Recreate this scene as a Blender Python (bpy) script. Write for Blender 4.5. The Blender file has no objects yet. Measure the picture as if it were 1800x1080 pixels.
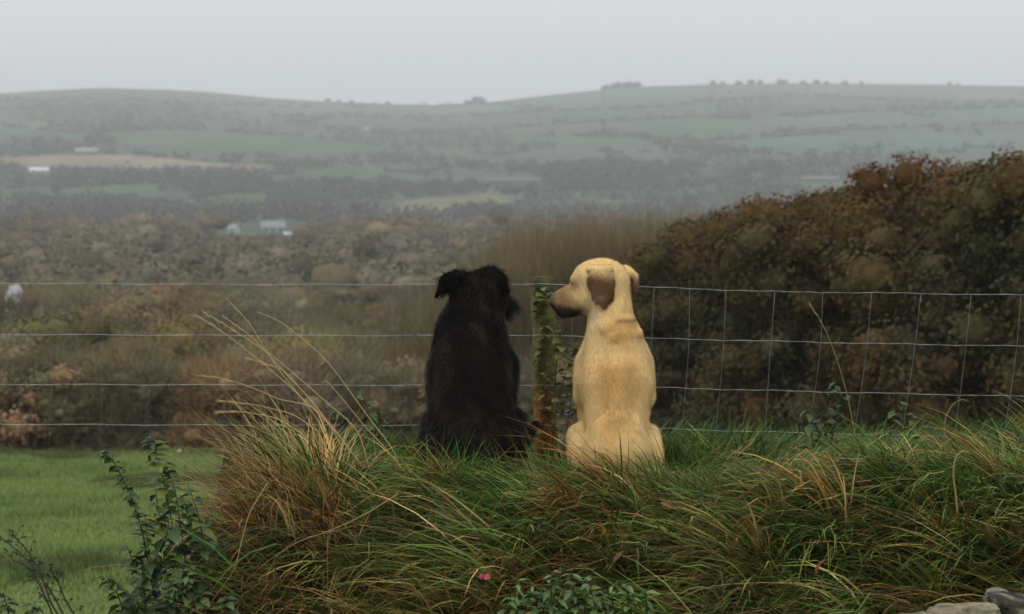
import bpy, math, random
import numpy as np
from mathutils import Vector

random.seed(7)
RNG = np.random.default_rng(7)
SC = bpy.context.scene
COL = SC.collection

# ------------------------------------------------------------------ camera, sky, sun, exposure
CAM_Z = 1.65
FPX = 3359.0                       # focal length in photo pixels (photo 1800 px wide)
HORIZON = 300.0
PITCH = math.atan((540.0 - HORIZON) / FPX)
cam = bpy.data.cameras.new('camera')
cam.sensor_width = 36.0
cam.lens = 36.0 * FPX / 1800.0
cam.clip_start, cam.clip_end = 0.05, 12000
cam.dof.use_dof = True
cam.dof.focus_distance = 6.6
cam.dof.aperture_fstop = 5.0
cam_o = bpy.data.objects.new('camera', cam)
COL.objects.link(cam_o)
cam_o.location = (0, 0, CAM_Z)
cam_o.rotation_euler = (math.pi / 2 - PITCH, 0, 0)
SC.camera = cam_o

SUN_EL, SUN_AZ = math.radians(60), math.radians(205)      # behind the camera and to its left
W = bpy.data.worlds.new('World')
SC.world = W
W.use_nodes = True
wn, wl = W.node_tree.nodes, W.node_tree.links
wn.clear()
w_out = wn.new('ShaderNodeOutputWorld')
w_bg = wn.new('ShaderNodeBackground')
w_sky = wn.new('ShaderNodeTexSky')
w_sky.sky_type = 'NISHITA'
w_sky.sun_disc = False
w_sky.sun_elevation = SUN_EL
w_sky.sun_rotation = SUN_AZ
w_hsv = wn.new('ShaderNodeHueSaturation')
w_hsv.inputs['Saturation'].default_value = 0.05
w_mix = wn.new('ShaderNodeMix')
w_mix.data_type = 'RGBA'
w_mix.inputs[0].default_value = 0.85
w_mix.inputs[7].default_value = (8.6, 8.95, 9.15, 1)        # the even grey of the cloud deck
wl.new(w_sky.outputs[0], w_hsv.inputs['Color'])
wl.new(w_hsv.outputs[0], w_mix.inputs[6])
wl.new(w_mix.outputs[2], w_bg.inputs['Color'])
w_bg.inputs['Strength'].default_value = 0.10
wl.new(w_bg.outputs[0], w_out.inputs['Surface'])

sun = bpy.data.lights.new('sun', 'SUN')
sun.energy = 1.3
sun.angle = math.radians(35)
sun.color = (1.0, 0.95, 0.87)
sun_o = bpy.data.objects.new('sun', sun)
COL.objects.link(sun_o)
sd = Vector((math.sin(SUN_AZ) * math.cos(SUN_EL), math.cos(SUN_AZ) * math.cos(SUN_EL), math.sin(SUN_EL)))
sun_o.rotation_euler = sd.to_track_quat('Z', 'Y').to_euler()

SC.view_settings.view_transform = 'Standard'
SC.view_settings.look = 'None'
SC.view_settings.gamma = 1
SC.view_settings.use_curve_mapping = False
SC.view_settings.exposure = 0.0
SC.cycles.use_denoising = True
SC.cycles.max_bounces = 5
SC.cycles.diffuse_bounces = 2
SC.cycles.transmission_bounces = 3
SC.cycles.volume_bounces = 2

# ------------------------------------------------------------------ maths helpers
CP, SP = math.cos(PITCH), math.sin(PITCH)


def P(px, py, d):
    """World point seen at photo pixel (px, py) at distance d along +Y."""
    a = (px - 900.0) / FPX
    b = (540.0 - py) / FPX
    dy = CP + b * SP
    t = d / dy
    return np.array([a * t, d, CAM_Z + (-SP + b * CP) * t])


def sstep(a, b, x):
    t = np.clip((np.asarray(x, float) - a) / (b - a), 0, 1)
    return t * t * (3 - 2 * t)


def hash2(ix, iy, seed):
    n = (ix.astype(np.int64) * 374761393 + iy.astype(np.int64) * 668265263 + seed * 1442695041) & 0x7fffffff
    n = ((n ^ (n >> 13)) * 1274126177) & 0x7fffffff
    return ((n ^ (n >> 16)) & 0xffff) / 65535.0


def noise2(x, y, seed=0):
    x = np.asarray(x, float)
    y = np.asarray(y, float)
    ix, iy = np.floor(x), np.floor(y)
    fx, fy = x - ix, y - iy
    fx = fx * fx * (3 - 2 * fx)
    fy = fy * fy * (3 - 2 * fy)
    a = hash2(ix, iy, seed)
    b = hash2(ix + 1, iy, seed)
    c = hash2(ix, iy + 1, seed)
    d = hash2(ix + 1, iy + 1, seed)
    return (a + (b - a) * fx) * (1 - fy) + (c + (d - c) * fx) * fy


def fbm(x, y, seed=0, o=4):
    s, a, t = 0, 1.0, 0
    for k in range(o):
        s = s + a * noise2(np.asarray(x) * 2 ** k, np.asarray(y) * 2 ** k, seed + 17 * k)
        t += a
        a *= 0.5
    return s / t


def noise3(p, sc, seed=0):
    p = np.asarray(p) * sc
    return (noise2(p[:, 0] + 0.37 * p[:, 2], p[:, 1] - 0.2 * p[:, 2], seed) + noise2(p[:, 1] + 5.3, p[:, 2] + 0.31 * p[:, 0], seed + 5)) * 0.5


# ------------------------------------------------------------------ mesh / object helpers
def mesh(name, verts, faces, mat=None, cols=None, smooth=False):
    """verts (N,3); faces: list of int arrays (M,k) of one k each; cols (N,3)."""
    if not isinstance(faces, list):
        faces = [faces]
    faces = [np.asarray(f, dtype=np.int32) for f in faces if len(f)]
    me = bpy.data.meshes.new(name)
    verts = np.asarray(verts, dtype=np.float32)
    me.vertices.add(len(verts))
    me.vertices.foreach_set('co', verts.ravel())
    nl = sum(f.size for f in faces)
    nf = sum(len(f) for f in faces)
    me.loops.add(nl)
    me.polygons.add(nf)
    me.loops.foreach_set('vertex_index', np.concatenate([f.ravel() for f in faces]))
    tot = np.concatenate([np.full(len(f), f.shape[1], np.int32) for f in faces])
    st = np.concatenate([[0], np.cumsum(tot)[:-1]]).astype(np.int32)
    me.polygons.foreach_set('loop_start', st)
    me.polygons.foreach_set('loop_total', tot)
    if smooth:
        me.polygons.foreach_set('use_smooth', np.ones(nf, bool))
    me.update(calc_edges=True)
    if cols is not None:
        cols = np.asarray(cols, dtype=np.float32)
        c4 = np.ones((len(verts), 4), np.float32)
        c4[:, :3] = cols
        at = me.color_attributes.new('Col', 'FLOAT_COLOR', 'POINT')
        at.data.foreach_set('color', c4.ravel())
    if mat:
        me.materials.append(mat)
    return me


def link(name, data, parent=None, loc=None):
    o = bpy.data.objects.new(name, data)
    COL.objects.link(o)
    if parent:
        o.parent = parent
    if loc is not None:
        o.location = loc
    return o


def tag(o, label, cat, group=None):
    o['label'] = label
    o['category'] = cat
    if group:
        o['group'] = group
    return o


def thing(name, label, cat, loc=(0, 0, 0), group=None):
    return tag(link(name, None, None, loc), label, cat, group)


def kind(o, k):
    o['kind'] = k
    return o


class Geo:
    """Collects pieces of geometry for one mesh."""
    def __init__(s):
        s.v, s.q, s.t, s.c, s.n = [], [], [], [], 0

    def add(s, v, q=None, t=None, c=(1, 1, 1)):
        v = np.asarray(v, float)
        s.v.append(v)
        if q is not None and len(q):
            s.q.append(np.asarray(q) + s.n)
        if t is not None and len(t):
            s.t.append(np.asarray(t) + s.n)
        c = np.asarray(c, float)
        s.c.append(np.broadcast_to(c, (len(v), 3)))
        s.n += len(v)

    def mesh(s, name, mat, smooth=False):
        f = []
        if s.q:
            f.append(np.concatenate(s.q))
        if s.t:
            f.append(np.concatenate(s.t))
        return mesh(name, np.concatenate(s.v), f, mat, np.concatenate(s.c), smooth)


def catmull(pts, n):
    pts = np.asarray(pts, float)
    if len(pts) < 3:
        return pts[0] + (pts[-1] - pts[0]) * np.linspace(0, 1, n)[:, None]
    p = np.vstack([2 * pts[0] - pts[1], pts, 2 * pts[-1] - pts[-2]])
    out = []
    m = len(pts) - 1
    for u in np.linspace(0, m - 1e-6, n):
        i = int(u)
        t = u - i
        a, b, c, d = p[i], p[i + 1], p[i + 2], p[i + 3]
        out.append(0.5 * (2 * b + (c - a) * t + (2 * a - 5 * b + 4 * c - d) * t * t + (3 * b - a - 3 * c + d) * t ** 3))
    return np.array(out)


def tube(pts, r, sides=6, cap=True):
    """Tube along pts (n,3) with radii r (n)."""
    pts = np.asarray(pts, float)
    n = len(pts)
    r = np.broadcast_to(np.asarray(r, float), (n,))
    tan = np.gradient(pts, axis=0)
    tan /= np.linalg.norm(tan, axis=1)[:, None] + 1e-9
    ref = np.array([0, 0, 1.0]) if abs(tan[:, 2]).mean() < 0.8 else np.array([0, 1.0, 0])
    a = np.cross(tan, ref)
    a /= np.linalg.norm(a, axis=1)[:, None] + 1e-9
    b = np.cross(tan, a)
    th = np.arange(sides) / sides * 2 * math.pi
    v = pts[:, None] + r[:, None, None] * (np.cos(th)[None, :, None] * a[:, None] + np.sin(th)[None, :, None] * b[:, None])
    v = v.reshape(-1, 3)
    i = np.arange(n - 1)[:, None] * sides
    j = np.arange(sides)[None, :]
    k = (j + 1) % sides
    q = np.stack([i + j, i + k, i + sides + k, i + sides + j], -1).reshape(-1, 4)
    t = []
    if cap:
        v = np.vstack([v, pts[0], pts[-1]])
        e = n * sides
        for jj in range(sides):
            kk = (jj + 1) % sides
            t.append([e, kk, jj])
            t.append([e + 1, (n - 1) * sides + jj, (n - 1) * sides + kk])
    return v, q, np.array(t, int).reshape(-1, 3)


def blades(root, L, ang, a0, a1, w, col, tipcol=None, segs=4, twist=None, z0=None):
    """Grass blades: ribbons that start a0 from vertical and end a1 from vertical, leaning towards ang."""
    n = len(root)
    L, ang, a0, a1, w = [np.broadcast_to(np.asarray(q, float), (n,)) for q in (L, ang, a0, a1, w)]
    d = np.stack([np.cos(ang), np.sin(ang), np.zeros(n)], -1)
    tw = RNG.uniform(-0.9, 0.9, n) if twist is None else twist
    side = np.stack([-np.sin(ang + tw), np.cos(ang + tw), RNG.uniform(-0.4, 0.4, n)], -1)
    cur = np.array(root, float)
    vs, cs = [], []
    tipcol = col if tipcol is None else tipcol
    for k in range(segs + 1):
        t = k / segs
        wk = w * (1 - t ** 1.6) * (0.7 + 0.6 * min(t * 3, 0.5))
        c = col * (1 - t) + tipcol * t
        if k < segs:
            vs += [cur - side * wk[:, None] / 2, cur + side * wk[:, None] / 2]
            cs += [c, c]
        else:
            vs += [cur]
            cs += [c]
        a = a0 + (a1 - a0) * (t + 0.5 / segs)
        cur = cur + (d * np.sin(a)[:, None] + np.array([0, 0, 1.0]) * np.cos(a)[:, None]) * (L / segs)[:, None]
    m = 2 * segs + 1
    v = np.stack(vs, 1).reshape(-1, 3)
    c = np.stack(cs, 1).reshape(-1, 3)
    base = np.arange(n)[:, None] * m
    q = np.concatenate([base + np.array([[2 * k, 2 * k + 1, 2 * k + 3, 2 * k + 2]]) for k in range(segs - 1)]) if segs > 1 else None
    t = base + np.array([[2 * segs - 2, 2 * segs - 1, 2 * segs]])
    return v, q, t, c


def cards(pos, size, col, aspect=0.6, flat=0.0, nrm=None):
    """Leaf-sized diamond faces at pos with random orientation."""
    n = len(pos)
    a = RNG.normal(size=(n, 3))
    a[:, 2] *= (1 - flat)
    if nrm is not None:
        nr = nrm + RNG.normal(0, .30, (n, 3))
        nr /= np.linalg.norm(nr, axis=1)[:, None]
        a -= (a * nr).sum(1)[:, None] * nr
    a /= np.linalg.norm(a, axis=1)[:, None]
    b = RNG.normal(size=(n, 3)) if nrm is None else np.cross(nr, a)
    b -= (a * b).sum(1)[:, None] * a
    b /= np.linalg.norm(b, axis=1)[:, None]
    s = np.broadcast_to(np.asarray(size, float), (n,))[:, None]
    v = np.stack([pos - a * s * .5, pos + b * s * aspect * .5 + a * s * .05, pos + a * s * .5, pos - b * s * aspect * .5 + a * s * .05], 1).reshape(-1, 3)
    q = np.arange(n * 4).reshape(-1, 4)
    c = np.repeat(np.broadcast_to(col, (n, 3)), 4, axis=0)
    return v, q, None, c


# ------------------------------------------------------------------ materials
def material(name, rough=0.8, spec=0.3, color=(1, 1, 1), attr=True, objcol=False, noise=0.0, nscale=20.0, trans=0.0, bump=0.0, bscale=60.0, metal=0.0, sheen=0.0):
    m = bpy.data.materials.new(name)
    m.use_nodes = True
    nt = m.node_tree
    n, l = nt.nodes, nt.links
    n.clear()
    out = n.new('ShaderNodeOutputMaterial')
    bs = n.new('ShaderNodeBsdfPrincipled')
    bs.inputs['Roughness'].default_value = rough
    bs.inputs['Specular IOR Level'].default_value = spec
    bs.inputs['Metallic'].default_value = metal
    if sheen:
        bs.inputs['Sheen Weight'].default_value = sheen
    if attr:
        a = n.new('ShaderNodeAttribute')
        a.attribute_name = 'Col'
        c = a.outputs['Color']
    else:
        a = n.new('ShaderNodeRGB')
        a.outputs[0].default_value = (*color, 1)
        c = a.outputs[0]

    def mul(c1, c2):
        x = n.new('ShaderNodeMix')
        x.data_type = 'RGBA'
        x.blend_type = 'MULTIPLY'
        x.inputs[0].default_value = 1
        l.new(c1, x.inputs[6])
        l.new(c2, x.inputs[7])
        return x.outputs[2]
    if objcol:
        oi = n.new('ShaderNodeObjectInfo')
        c = mul(c, oi.outputs['Color'])
    tc = n.new('ShaderNodeTexCoord')
    if noise:
        nz = n.new('ShaderNodeTexNoise')
        nz.inputs['Scale'].default_value = nscale
        nz.inputs['Detail'].default_value = 5
        l.new(tc.outputs['Object'], nz.inputs['Vector'])
        mr = n.new('ShaderNodeMapRange')
        mr.inputs[1].default_value = 0.3
        mr.inputs[2].default_value = 0.7
        mr.inputs[3].default_value = 1 - noise
        mr.inputs[4].default_value = 1 + noise
        l.new(nz.outputs[0], mr.inputs[0])
        c = mul(c, mr.outputs[0])
    l.new(c, bs.inputs['Base Color'])
    if bump:
        nb = n.new('ShaderNodeTexNoise')
        nb.inputs['Scale'].default_value = bscale
        nb.inputs['Detail'].default_value = 4
        l.new(tc.outputs['Object'], nb.inputs['Vector'])
        bu = n.new('ShaderNodeBump')
        bu.inputs['Strength'].default_value = bump
        bu.inputs['Distance'].default_value = 0.02
        l.new(nb.outputs[0], bu.inputs['Height'])
        l.new(bu.outputs[0], bs.inputs['Normal'])
    sh = bs.outputs[0]
    if trans:
        tr = n.new('ShaderNodeBsdfTranslucent')
        l.new(c, tr.inputs['Color'])
        mx = n.new('ShaderNodeMixShader')
        mx.inputs[0].default_value = trans
        l.new(sh, mx.inputs[1])
        l.new(tr.outputs[0], mx.inputs[2])
        sh = mx.outputs[0]
    l.new(sh, out.inputs['Surface'])
    return m


M_SOIL = material('soil', 0.95, 0.1, noise=0.4, nscale=9, bump=0.6, bscale=25)
M_FIELD = material('field_ground', 0.9, 0.2, noise=0.25, nscale=1.3, bump=0.5, bscale=8)
M_HILL = material('hill_ground', 0.95, 0.1, noise=0.28, nscale=0.03)
M_GRASS = material('grass', 0.6, 0.22, trans=0.2)
M_STRAW = material('straw', 0.6, 0.3, trans=0.15)
M_LEAF = material('leaf', 0.5, 0.4, trans=0.2, noise=0.2, nscale=40)
M_CROWN = material('crown', 0.85, 0.15, objcol=True, trans=0.12)
M_BARK = material('bark', 0.9, 0.2, objcol=False, noise=0.35, nscale=14, bump=0.5, bscale=30)
M_FARLEAF = material('far_foliage', 0.95, 0.05)
M_COAT = material('dog_coat', 0.75, 0.2, noise=0.08, nscale=26, bump=0.12, bscale=160)
M_BLACK = material('black_coat', 0.8, 0.04, noise=0.25, nscale=26, bump=0.12, bscale=160)
M_BFUR = material('black_fur', 0.55, 0.06)
M_FUR = material('dog_fur', 0.65, 0.25)
M_WIRE = material('galvanised_wire', 0.35, 0.5, color=(0.40, 0.41, 0.42), attr=False, noise=0.5, nscale=18, metal=0.35)
M_STAY = material('weathered_wire', 0.5, 0.4, color=(0.22, 0.225, 0.21), attr=False, noise=0.4, nscale=18, metal=0.3)
M_WOOD = material('weathered_wood', 0.85, 0.25, noise=0.35, nscale=30, bump=0.7, bscale=50)
M_STONE = material('stone', 0.85, 0.2, noise=0.5, nscale=24, bump=1.0, bscale=45)
M_EYE = material('eye', 0.1, 0.6, color=(0.012, 0.008, 0.006), attr=False)
M_NOSE = material('nose_skin', 0.4, 0.5, color=(0.012, 0.011, 0.011), attr=False, bump=0.3, bscale=300)
M_WALL = material('render_wall', 0.8, 0.2, noise=0.08, nscale=2)
M_ROOF = material('roof_sheet', 0.6, 0.3, noise=0.12, nscale=2)
M_GLASS = material('window_glass', 0.1, 0.5, color=(0.05, 0.06, 0.07), attr=False)
M_PETAL = material('petal', 0.5, 0.3, trans=0.25)
M_TARMAC = material('tarmac', 0.7, 0.35, color=(0.05, 0.05, 0.052), attr=False, noise=0.3, nscale=8, bump=0.4, bscale=80)

# ------------------------------------------------------------------ terrain
RIDGE_PX = np.array([-900, -300, 0, 90, 180, 300, 380, 480, 560, 680, 770, 860, 960, 1060, 1150, 1250, 1400, 1600, 1800, 2200, 2800])
RIDGE_PY = np.array([200, 180, 166, 160, 156, 159, 164, 174, 179, 184, 186, 181, 169, 159, 153, 150, 148, 150, 153, 165, 180])
RIDGE_D = 2800.0


def z_field(y):
    return -0.81 - 0.098 * (y - 6)


_VD = np.array([30, 37, 41, 50, 65, 90, 150, 250, 400, 1000])
_VZ = np.array([-3.162, -3.85, -4.7, -7.2, -10.0, -14.5, -18.5, -20.5, -21.5, -22.0])


def z_valley(x, y):
    x = np.asarray(x, float)
    y = np.asarray(y, float)
    v = np.interp(y, _VD, _VZ)
    px = 900 + FPX * x / y
    zr = CAM_Z + (HORIZON - np.interp(px, RIDGE_PX, RIDGE_PY)) / FPX * RIDGE_D
    s = np.clip((y - 1000) / (RIDGE_D - 1000), 0, 1)
    prof = 0.86 * s + 0.14 * np.sin(s * math.pi / 2) + 0.012 * np.sin(s * 12 + x * 0.004) * np.sin(s * math.pi)
    h = v + (zr + 22.0) * prof * (y > 1000)
    over = np.clip((y - RIDGE_D) / 600, 0, 1)
    return h - 25 * over * over


def z_bank(x, y):
    """Top of the verge bank (before grass)."""
    x = np.asarray(x, float)
    y = np.asarray(y, float)
    z = 0.47 + 0.045 * sstep(0.6, 1.4, x)
    lum = fbm(x * 2.7, y * 2.2, 3, 3) - 0.5
    near_dog = np.exp(-((y - 7.0) / 0.35) ** 2) * np.exp(-((x - 0.1) / 0.8) ** 2)
    z = z + lum * 0.26 * (1 - .8 * near_dog)
    fr = np.clip(6.45 - y, 0, None)
    z = z - 0.30 * fr ** 1.35
    bk = np.clip(y - 7.9, 0, None)
    z = z - 0.42 * bk ** 1.3
    z = z + 0.13 * np.exp(-((x + 0.72) / 0.26) ** 2 - ((y - 6.35) / 0.4) ** 2)
    zf = z_field(y) - 0.05
    m = sstep(-0.24, 0.10, x + 0.155 * y + 0.12 * (noise2(x * 5, y * 5, 8) - 0.5))
    m = m * sstep(12.0, 10.0, y)
    return zf + np.maximum(z - zf, 0) * m


def grid(xs, ys, zf):
    X, Y = np.meshgrid(xs, ys)
    Z = zf(X, Y)
    v = np.stack([X, Y, Z], -1).reshape(-1, 3)
    return v, gridfaces(len(ys), len(xs))


def gridfaces(ny, nx):
    i = np.arange(ny - 1)[:, None] * nx
    j = np.arange(nx - 1)[None, :]
    return np.stack([i + j, i + j + 1, i + nx + j + 1, i + nx + j], -1).reshape(-1, 4)


def ground(px, py):
    """First point of the valley terrain seen at a photo pixel."""
    d = np.exp(np.linspace(math.log(45), math.log(3000), 3000))
    a = (px - 900.0) / FPX
    b = (540.0 - py) / FPX
    t = d / (CP + b * SP)
    x = a * t
    z = CAM_Z + (-SP + b * CP) * t
    hit = np.nonzero(z <= z_valley(x, d))[0]
    if not len(hit):
        k = np.argmin(z - z_valley(x, d))
    else:
        k = hit[0]
    return np.array([x[k], d[k], float(z_valley(x[k], d[k]))])


# bank
v, f = grid(np.arange(-3.2, 6.01, 0.05), np.arange(3.9, 12.01, 0.05), z_bank)
cn = fbm(v[:, 0] * 3, v[:, 1] * 3, 21)[:, None]
cb = np.array([0.022, 0.016, 0.008]) * (1 - cn) + np.array([0.022, 0.026, 0.009]) * cn
kind(link('grass_bank', mesh('grass_bank', v, f, M_SOIL, cb, True)), 'structure')

# field: green meadow behind the bank
def zf_xy(x, y):
    return z_field(y) + 0.10 * (fbm(x * 0.5, y * 0.5, 31, 3) - 0.5) + 0 * x


xs = np.concatenate([np.arange(-40, -12, 1.0), np.arange(-12, 12, 0.25), np.arange(12, 41, 1.0)])
v, f = grid(xs, np.concatenate([np.arange(3.9, 37.01, 0.25)]), zf_xy)
FIELD_A, FIELD_B = np.array([0.140, 0.220, 0.055]), np.array([0.220, 0.270, 0.085])


def field_col(x, y):
    n = fbm(x * 0.45, y * 0.9, 41)[:, None]
    c = FIELD_A * (1 - n) + FIELD_B * n
    dark = sstep(0.52, 0.66, fbm(x * 0.6 + 3, y * 0.42, 47))[:, None]
    return c * (1 - 0.5 * dark)


kind(link('field', mesh('field', v, f, M_FIELD, field_col(v[:, 0], v[:, 1]) * 0.8, True)), 'structure')

# road the camera stands on
v, f = grid(np.linspace(-40, 40, 41), np.linspace(-14, 3.88, 20), lambda x, y: 0.0 * x)
kind(link('road', mesh('road', v, f, M_TARMAC, None, True)), 'structure')

# valley and far hill, on a polar grid; field pattern as polygons on the ground
PXS = np.concatenate([np.arange(-3600, -400, 80), np.arange(-400, 2200, 9), np.arange(2200, 5400, 80)]).astype(float)
DS = np.concatenate([np.linspace(36.9, 100, 40), np.exp(np.linspace(math.log(103), math.log(1000), 60)), np.linspace(1010, RIDGE_D + 10, 200), np.linspace(RIDGE_D + 25, 3400, 12)])
PX, DD = np.meshgrid(PXS, DS)
XX = (PX - 900) / FPX * DD
ZZ = z_valley(XX, DD)
Vv = np.stack([XX, DD, ZZ], -1).reshape(-1, 3)
G1, G2, G3 = (0.082, 0.135, 0.068), (0.10, 0.165, 0.066), (0.13, 0.17, 0.09)     # pasture greens
TAN, STUB, OLV, RUST = (0.30, 0.235, 0.15), (0.25, 0.235, 0.12), (0.15, 0.15, 0.085), (0.155, 0.115, 0.085)
BRN, GREY = (0.10, 0.09, 0.075), (0.20, 0.21, 0.18)
POLYS = [   # photo-pixel outlines of the far fields, put onto the hillside they lie on
    ([(0, 166), (180, 157), (390, 166), (560, 181), (420, 186), (200, 176), (0, 178)], OLV),
    ([(390, 166), (560, 181), (690, 188), (520, 206), (390, 200), (370, 180)], (0.16, 0.19, 0.13)),
    ([(180, 236), (330, 228), (520, 240), (700, 262), (640, 272), (400, 262), (205, 255)], G1),
    ([(520, 240), (690, 262), (880, 280), (900, 292), (660, 272), (500, 252)], G1),
    ([(0, 225), (130, 236), (150, 246), (0, 248)], G1),
    ([(0, 212), (140, 218), (130, 232), (0, 224)], OLV),
    ([(0, 277), (120, 272), (260, 275), (370, 287), (470, 291), (460, 299), (330, 296), (150, 295), (10, 294)], TAN),
    ([(0, 335), (110, 332), (280, 324), (282, 334), (180, 345), (60, 354), (0, 354)], G1),
    ([(335, 352), (410, 342), (465, 340), (468, 354), (400, 368), (330, 364)], G2),
    ([(676, 364), (730, 349), (870, 340), (930, 344), (880, 362), (770, 378), (690, 376)], STUB),
    ([(610, 292), (720, 289), (735, 318), (620, 322)], (0.12, 0.16, 0.10)),
    ([(470, 312), (600, 300), (690, 300), (560, 318), (480, 326)], G1),
    ([(690, 320), (860, 316), (950, 314), (960, 324), (800, 330), (690, 332)], (0.14, 0.19, 0.13)),
    ([(860, 184), (960, 171), (1060, 161), (1060, 186), (960, 196), (850, 202)], (0.12, 0.175, 0.115)),
    ([(700, 190), (860, 184), (850, 204), (700, 208)], (0.12, 0.16, 0.11)),
    ([(900, 240), (1100, 242), (1150, 254), (1000, 256), (880, 252)], G1),
    ([(1060, 161), (1240, 151), (1250, 178), (1160, 190), (1060, 186)], (0.12, 0.17, 0.11)),
    ([(1240, 152), (1420, 149), (1420, 172), (1350, 182), (1250, 178)], (0.15, 0.17, 0.12)),
    ([(1420, 149), (1800, 153), (1800, 180), (1560, 176), (1420, 166)], (0.21, 0.19, 0.15)),
    ([(960, 196), (1160, 190), (1250, 178), (1240, 206), (1060, 214), (960, 220)], (0.10, 0.16, 0.10)),
    ([(1250, 182), (1420, 172), (1560, 178), (1540, 196), (1300, 206)], (0.12, 0.14, 0.11)),
    ([(1340, 210), (1560, 196), (1800, 190), (1800, 216), (1560, 226), (1360, 232)], (0.10, 0.17, 0.11)),
    ([(1100, 222), (1300, 212), (1340, 230), (1240, 244), (1120, 240)], G1),
    ([(1240, 250), (1460, 236), (1800, 232), (1800, 262), (1500, 276), (1260, 268)], (0.09, 0.16, 0.11)),
    ([(980, 262), (1200, 262), (1240, 272), (1100, 284), (980, 280)], (0.13, 0.14, 0.115)),
    ([(1140, 318), (1320, 310), (1400, 322), (1300, 336), (1160, 342)], (0.11, 0.16, 0.11)),
    ([(860, 340), (1080, 334), (1180, 340), (1100, 356), (900, 362)], (0.15, 0.18, 0.12)),
    ([(560, 206), (700, 210), (850, 206), (840, 228), (700, 236), (560, 226)], (0.10, 0.13, 0.095)),
]
POLYW = [(np.array([ground(px, py)[:2] for px, py in pl]), c) for pl, c in POLYS]


def inside(poly, x, y):
    r = np.zeros(x.shape, bool)
    n = len(poly)
    for i in range(n):
        x0, y0 = poly[i]
        x1, y1 = poly[(i + 1) % n]
        if y0 == y1:
            continue
        c = ((y0 > y) != (y1 > y)) & (x < (x1 - x0) * (y - y0) / (y1 - y0) + x0)
        r ^= c
    return r


xw, yw = Vv[:, 0], Vv[:, 1]
nn = fbm(xw * 0.004, yw * 0.0025, 51)[:, None]
base = np.array([0.066, 0.068, 0.050]) * (1 - nn) + np.array([0.066, 0.100, 0.060]) * nn
wx = xw + 10 * (fbm(xw * 0.02, yw * 0.01, 61) - 0.5)
wy = yw + 24 * (fbm(xw * 0.02 + 9, yw * 0.01, 62) - 0.5)
for pl, c in POLYW:
    ins = inside(pl, wx, wy)
    base[ins] = np.array(c) * (0.50 + 0.42 * fbm(xw[ins] * 0.01, yw[ins] * 0.006, 66)[:, None])
near = sstep(700, 500, yw)[:, None]
woodfloor = np.array([0.065, 0.052, 0.03]) * (0.7 + 0.6 * fbm(xw * 0.2, yw * 0.2, 71)[:, None])
g2 = (sstep(64, 60, yw) * sstep(55, 57, yw))[:, None] * (xw < -10)[:, None]
woodfloor = woodfloor * (1 - g2) + np.array([0.08, 0.10, 0.04]) * g2
base = base * (1 - near) + woodfloor * near
kind(link('hill', mesh('hill', Vv, gridfaces(len(DS), len(PXS)), M_HILL, base, True)), 'structure')

# ------------------------------------------------------------------ far hedgerows and woods (joined: nobody could count them)
def far_clumps(pts, h, per, size, cols, seed=0):
    """pts (n,3) ground points -> rounded clumps of leaf faces."""
    n = len(pts)
    h = np.broadcast_to(h, (n,))
    p = np.repeat(pts, per, axis=0)
    hh = np.repeat(h, per)
    u = RNG.normal(size=(n * per, 3))
    u /= np.linalg.norm(u, axis=1)[:, None]
    r = RNG.uniform(0.6, 1.0, n * per) ** 0.4
    off = u * r[:, None] * np.stack([hh * 0.55, hh * 0.55, hh * 0.5], -1)
    off[:, 2] += hh * 0.52
    c = np.repeat(cols, per, axis=0) * RNG.uniform(0.86, 1.14, (n * per, 1))
    return cards(p + off, size * np.repeat(h, per), c, 0.75, nrm=u)


BARNS = [(480, 413, 22), (411, 412, 12), (508, 416, 6), (152, 272, 20), (70, 304, 18), (905, 322, 44), (1440, 318, 34), (1505, 321, 10), (645, 228, 6)]


OPEN = [(np.array(pl, float), (1, 8) if c_ in (TAN, STUB) else (2,)) for pl, c_ in POLYS if c_ in (TAN, STUB, G2, G1)]


def clear_of_barns(a, b):
    aa = np.array([a])
    if any(inside(p, aa, np.array([b - k]))[0] for p, ks in OPEN for k in ks):
        return False
    return not any(abs(a - x) < w + 4 and y - 4 < b < y + 18 for x, y, w in BARNS)


def blob_faces(cen, rad, cols, seed=0, squash=.85, n1=10, n2=7):
    """Uneven rounded lumps: the dense inside of a crown."""
    th = np.linspace(0, 2 * math.pi, n1, endpoint=False)
    ph = np.linspace(-math.pi / 2, math.pi / 2, n2)
    T, F = np.meshgrid(th, ph)
    u = np.stack([np.cos(F) * np.cos(T), np.cos(F) * np.sin(T), np.sin(F) * squash], -1).reshape(-1, 3)
    n = len(cen)
    sh = RNG.uniform(0, 50, (n, 1, 3))
    w = 1 + .5 * (noise3((u[None] * 1.9 + sh).reshape(-1, 3), 1.0, 41).reshape(n, len(u)) - .5) + RNG.normal(0, .04, (n, len(u)))
    v = (cen[:, None] + u[None] * (rad[:, None] * w)[..., None]).reshape(-1, 3)
    i = np.arange(n2 - 1)[:, None] * n1
    j = np.arange(n1)[None]
    k = (j + 1) % n1
    q = np.stack([i + j, i + k, i + n1 + k, i + n1 + j], -1).reshape(-1, 4)
    q = (np.arange(n)[:, None, None] * len(u) + q[None]).reshape(-1, 4)
    return v, q, None, np.repeat(cols, len(u), axis=0) * RNG.uniform(.8, 1.15, (n * len(u), 1))


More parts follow.
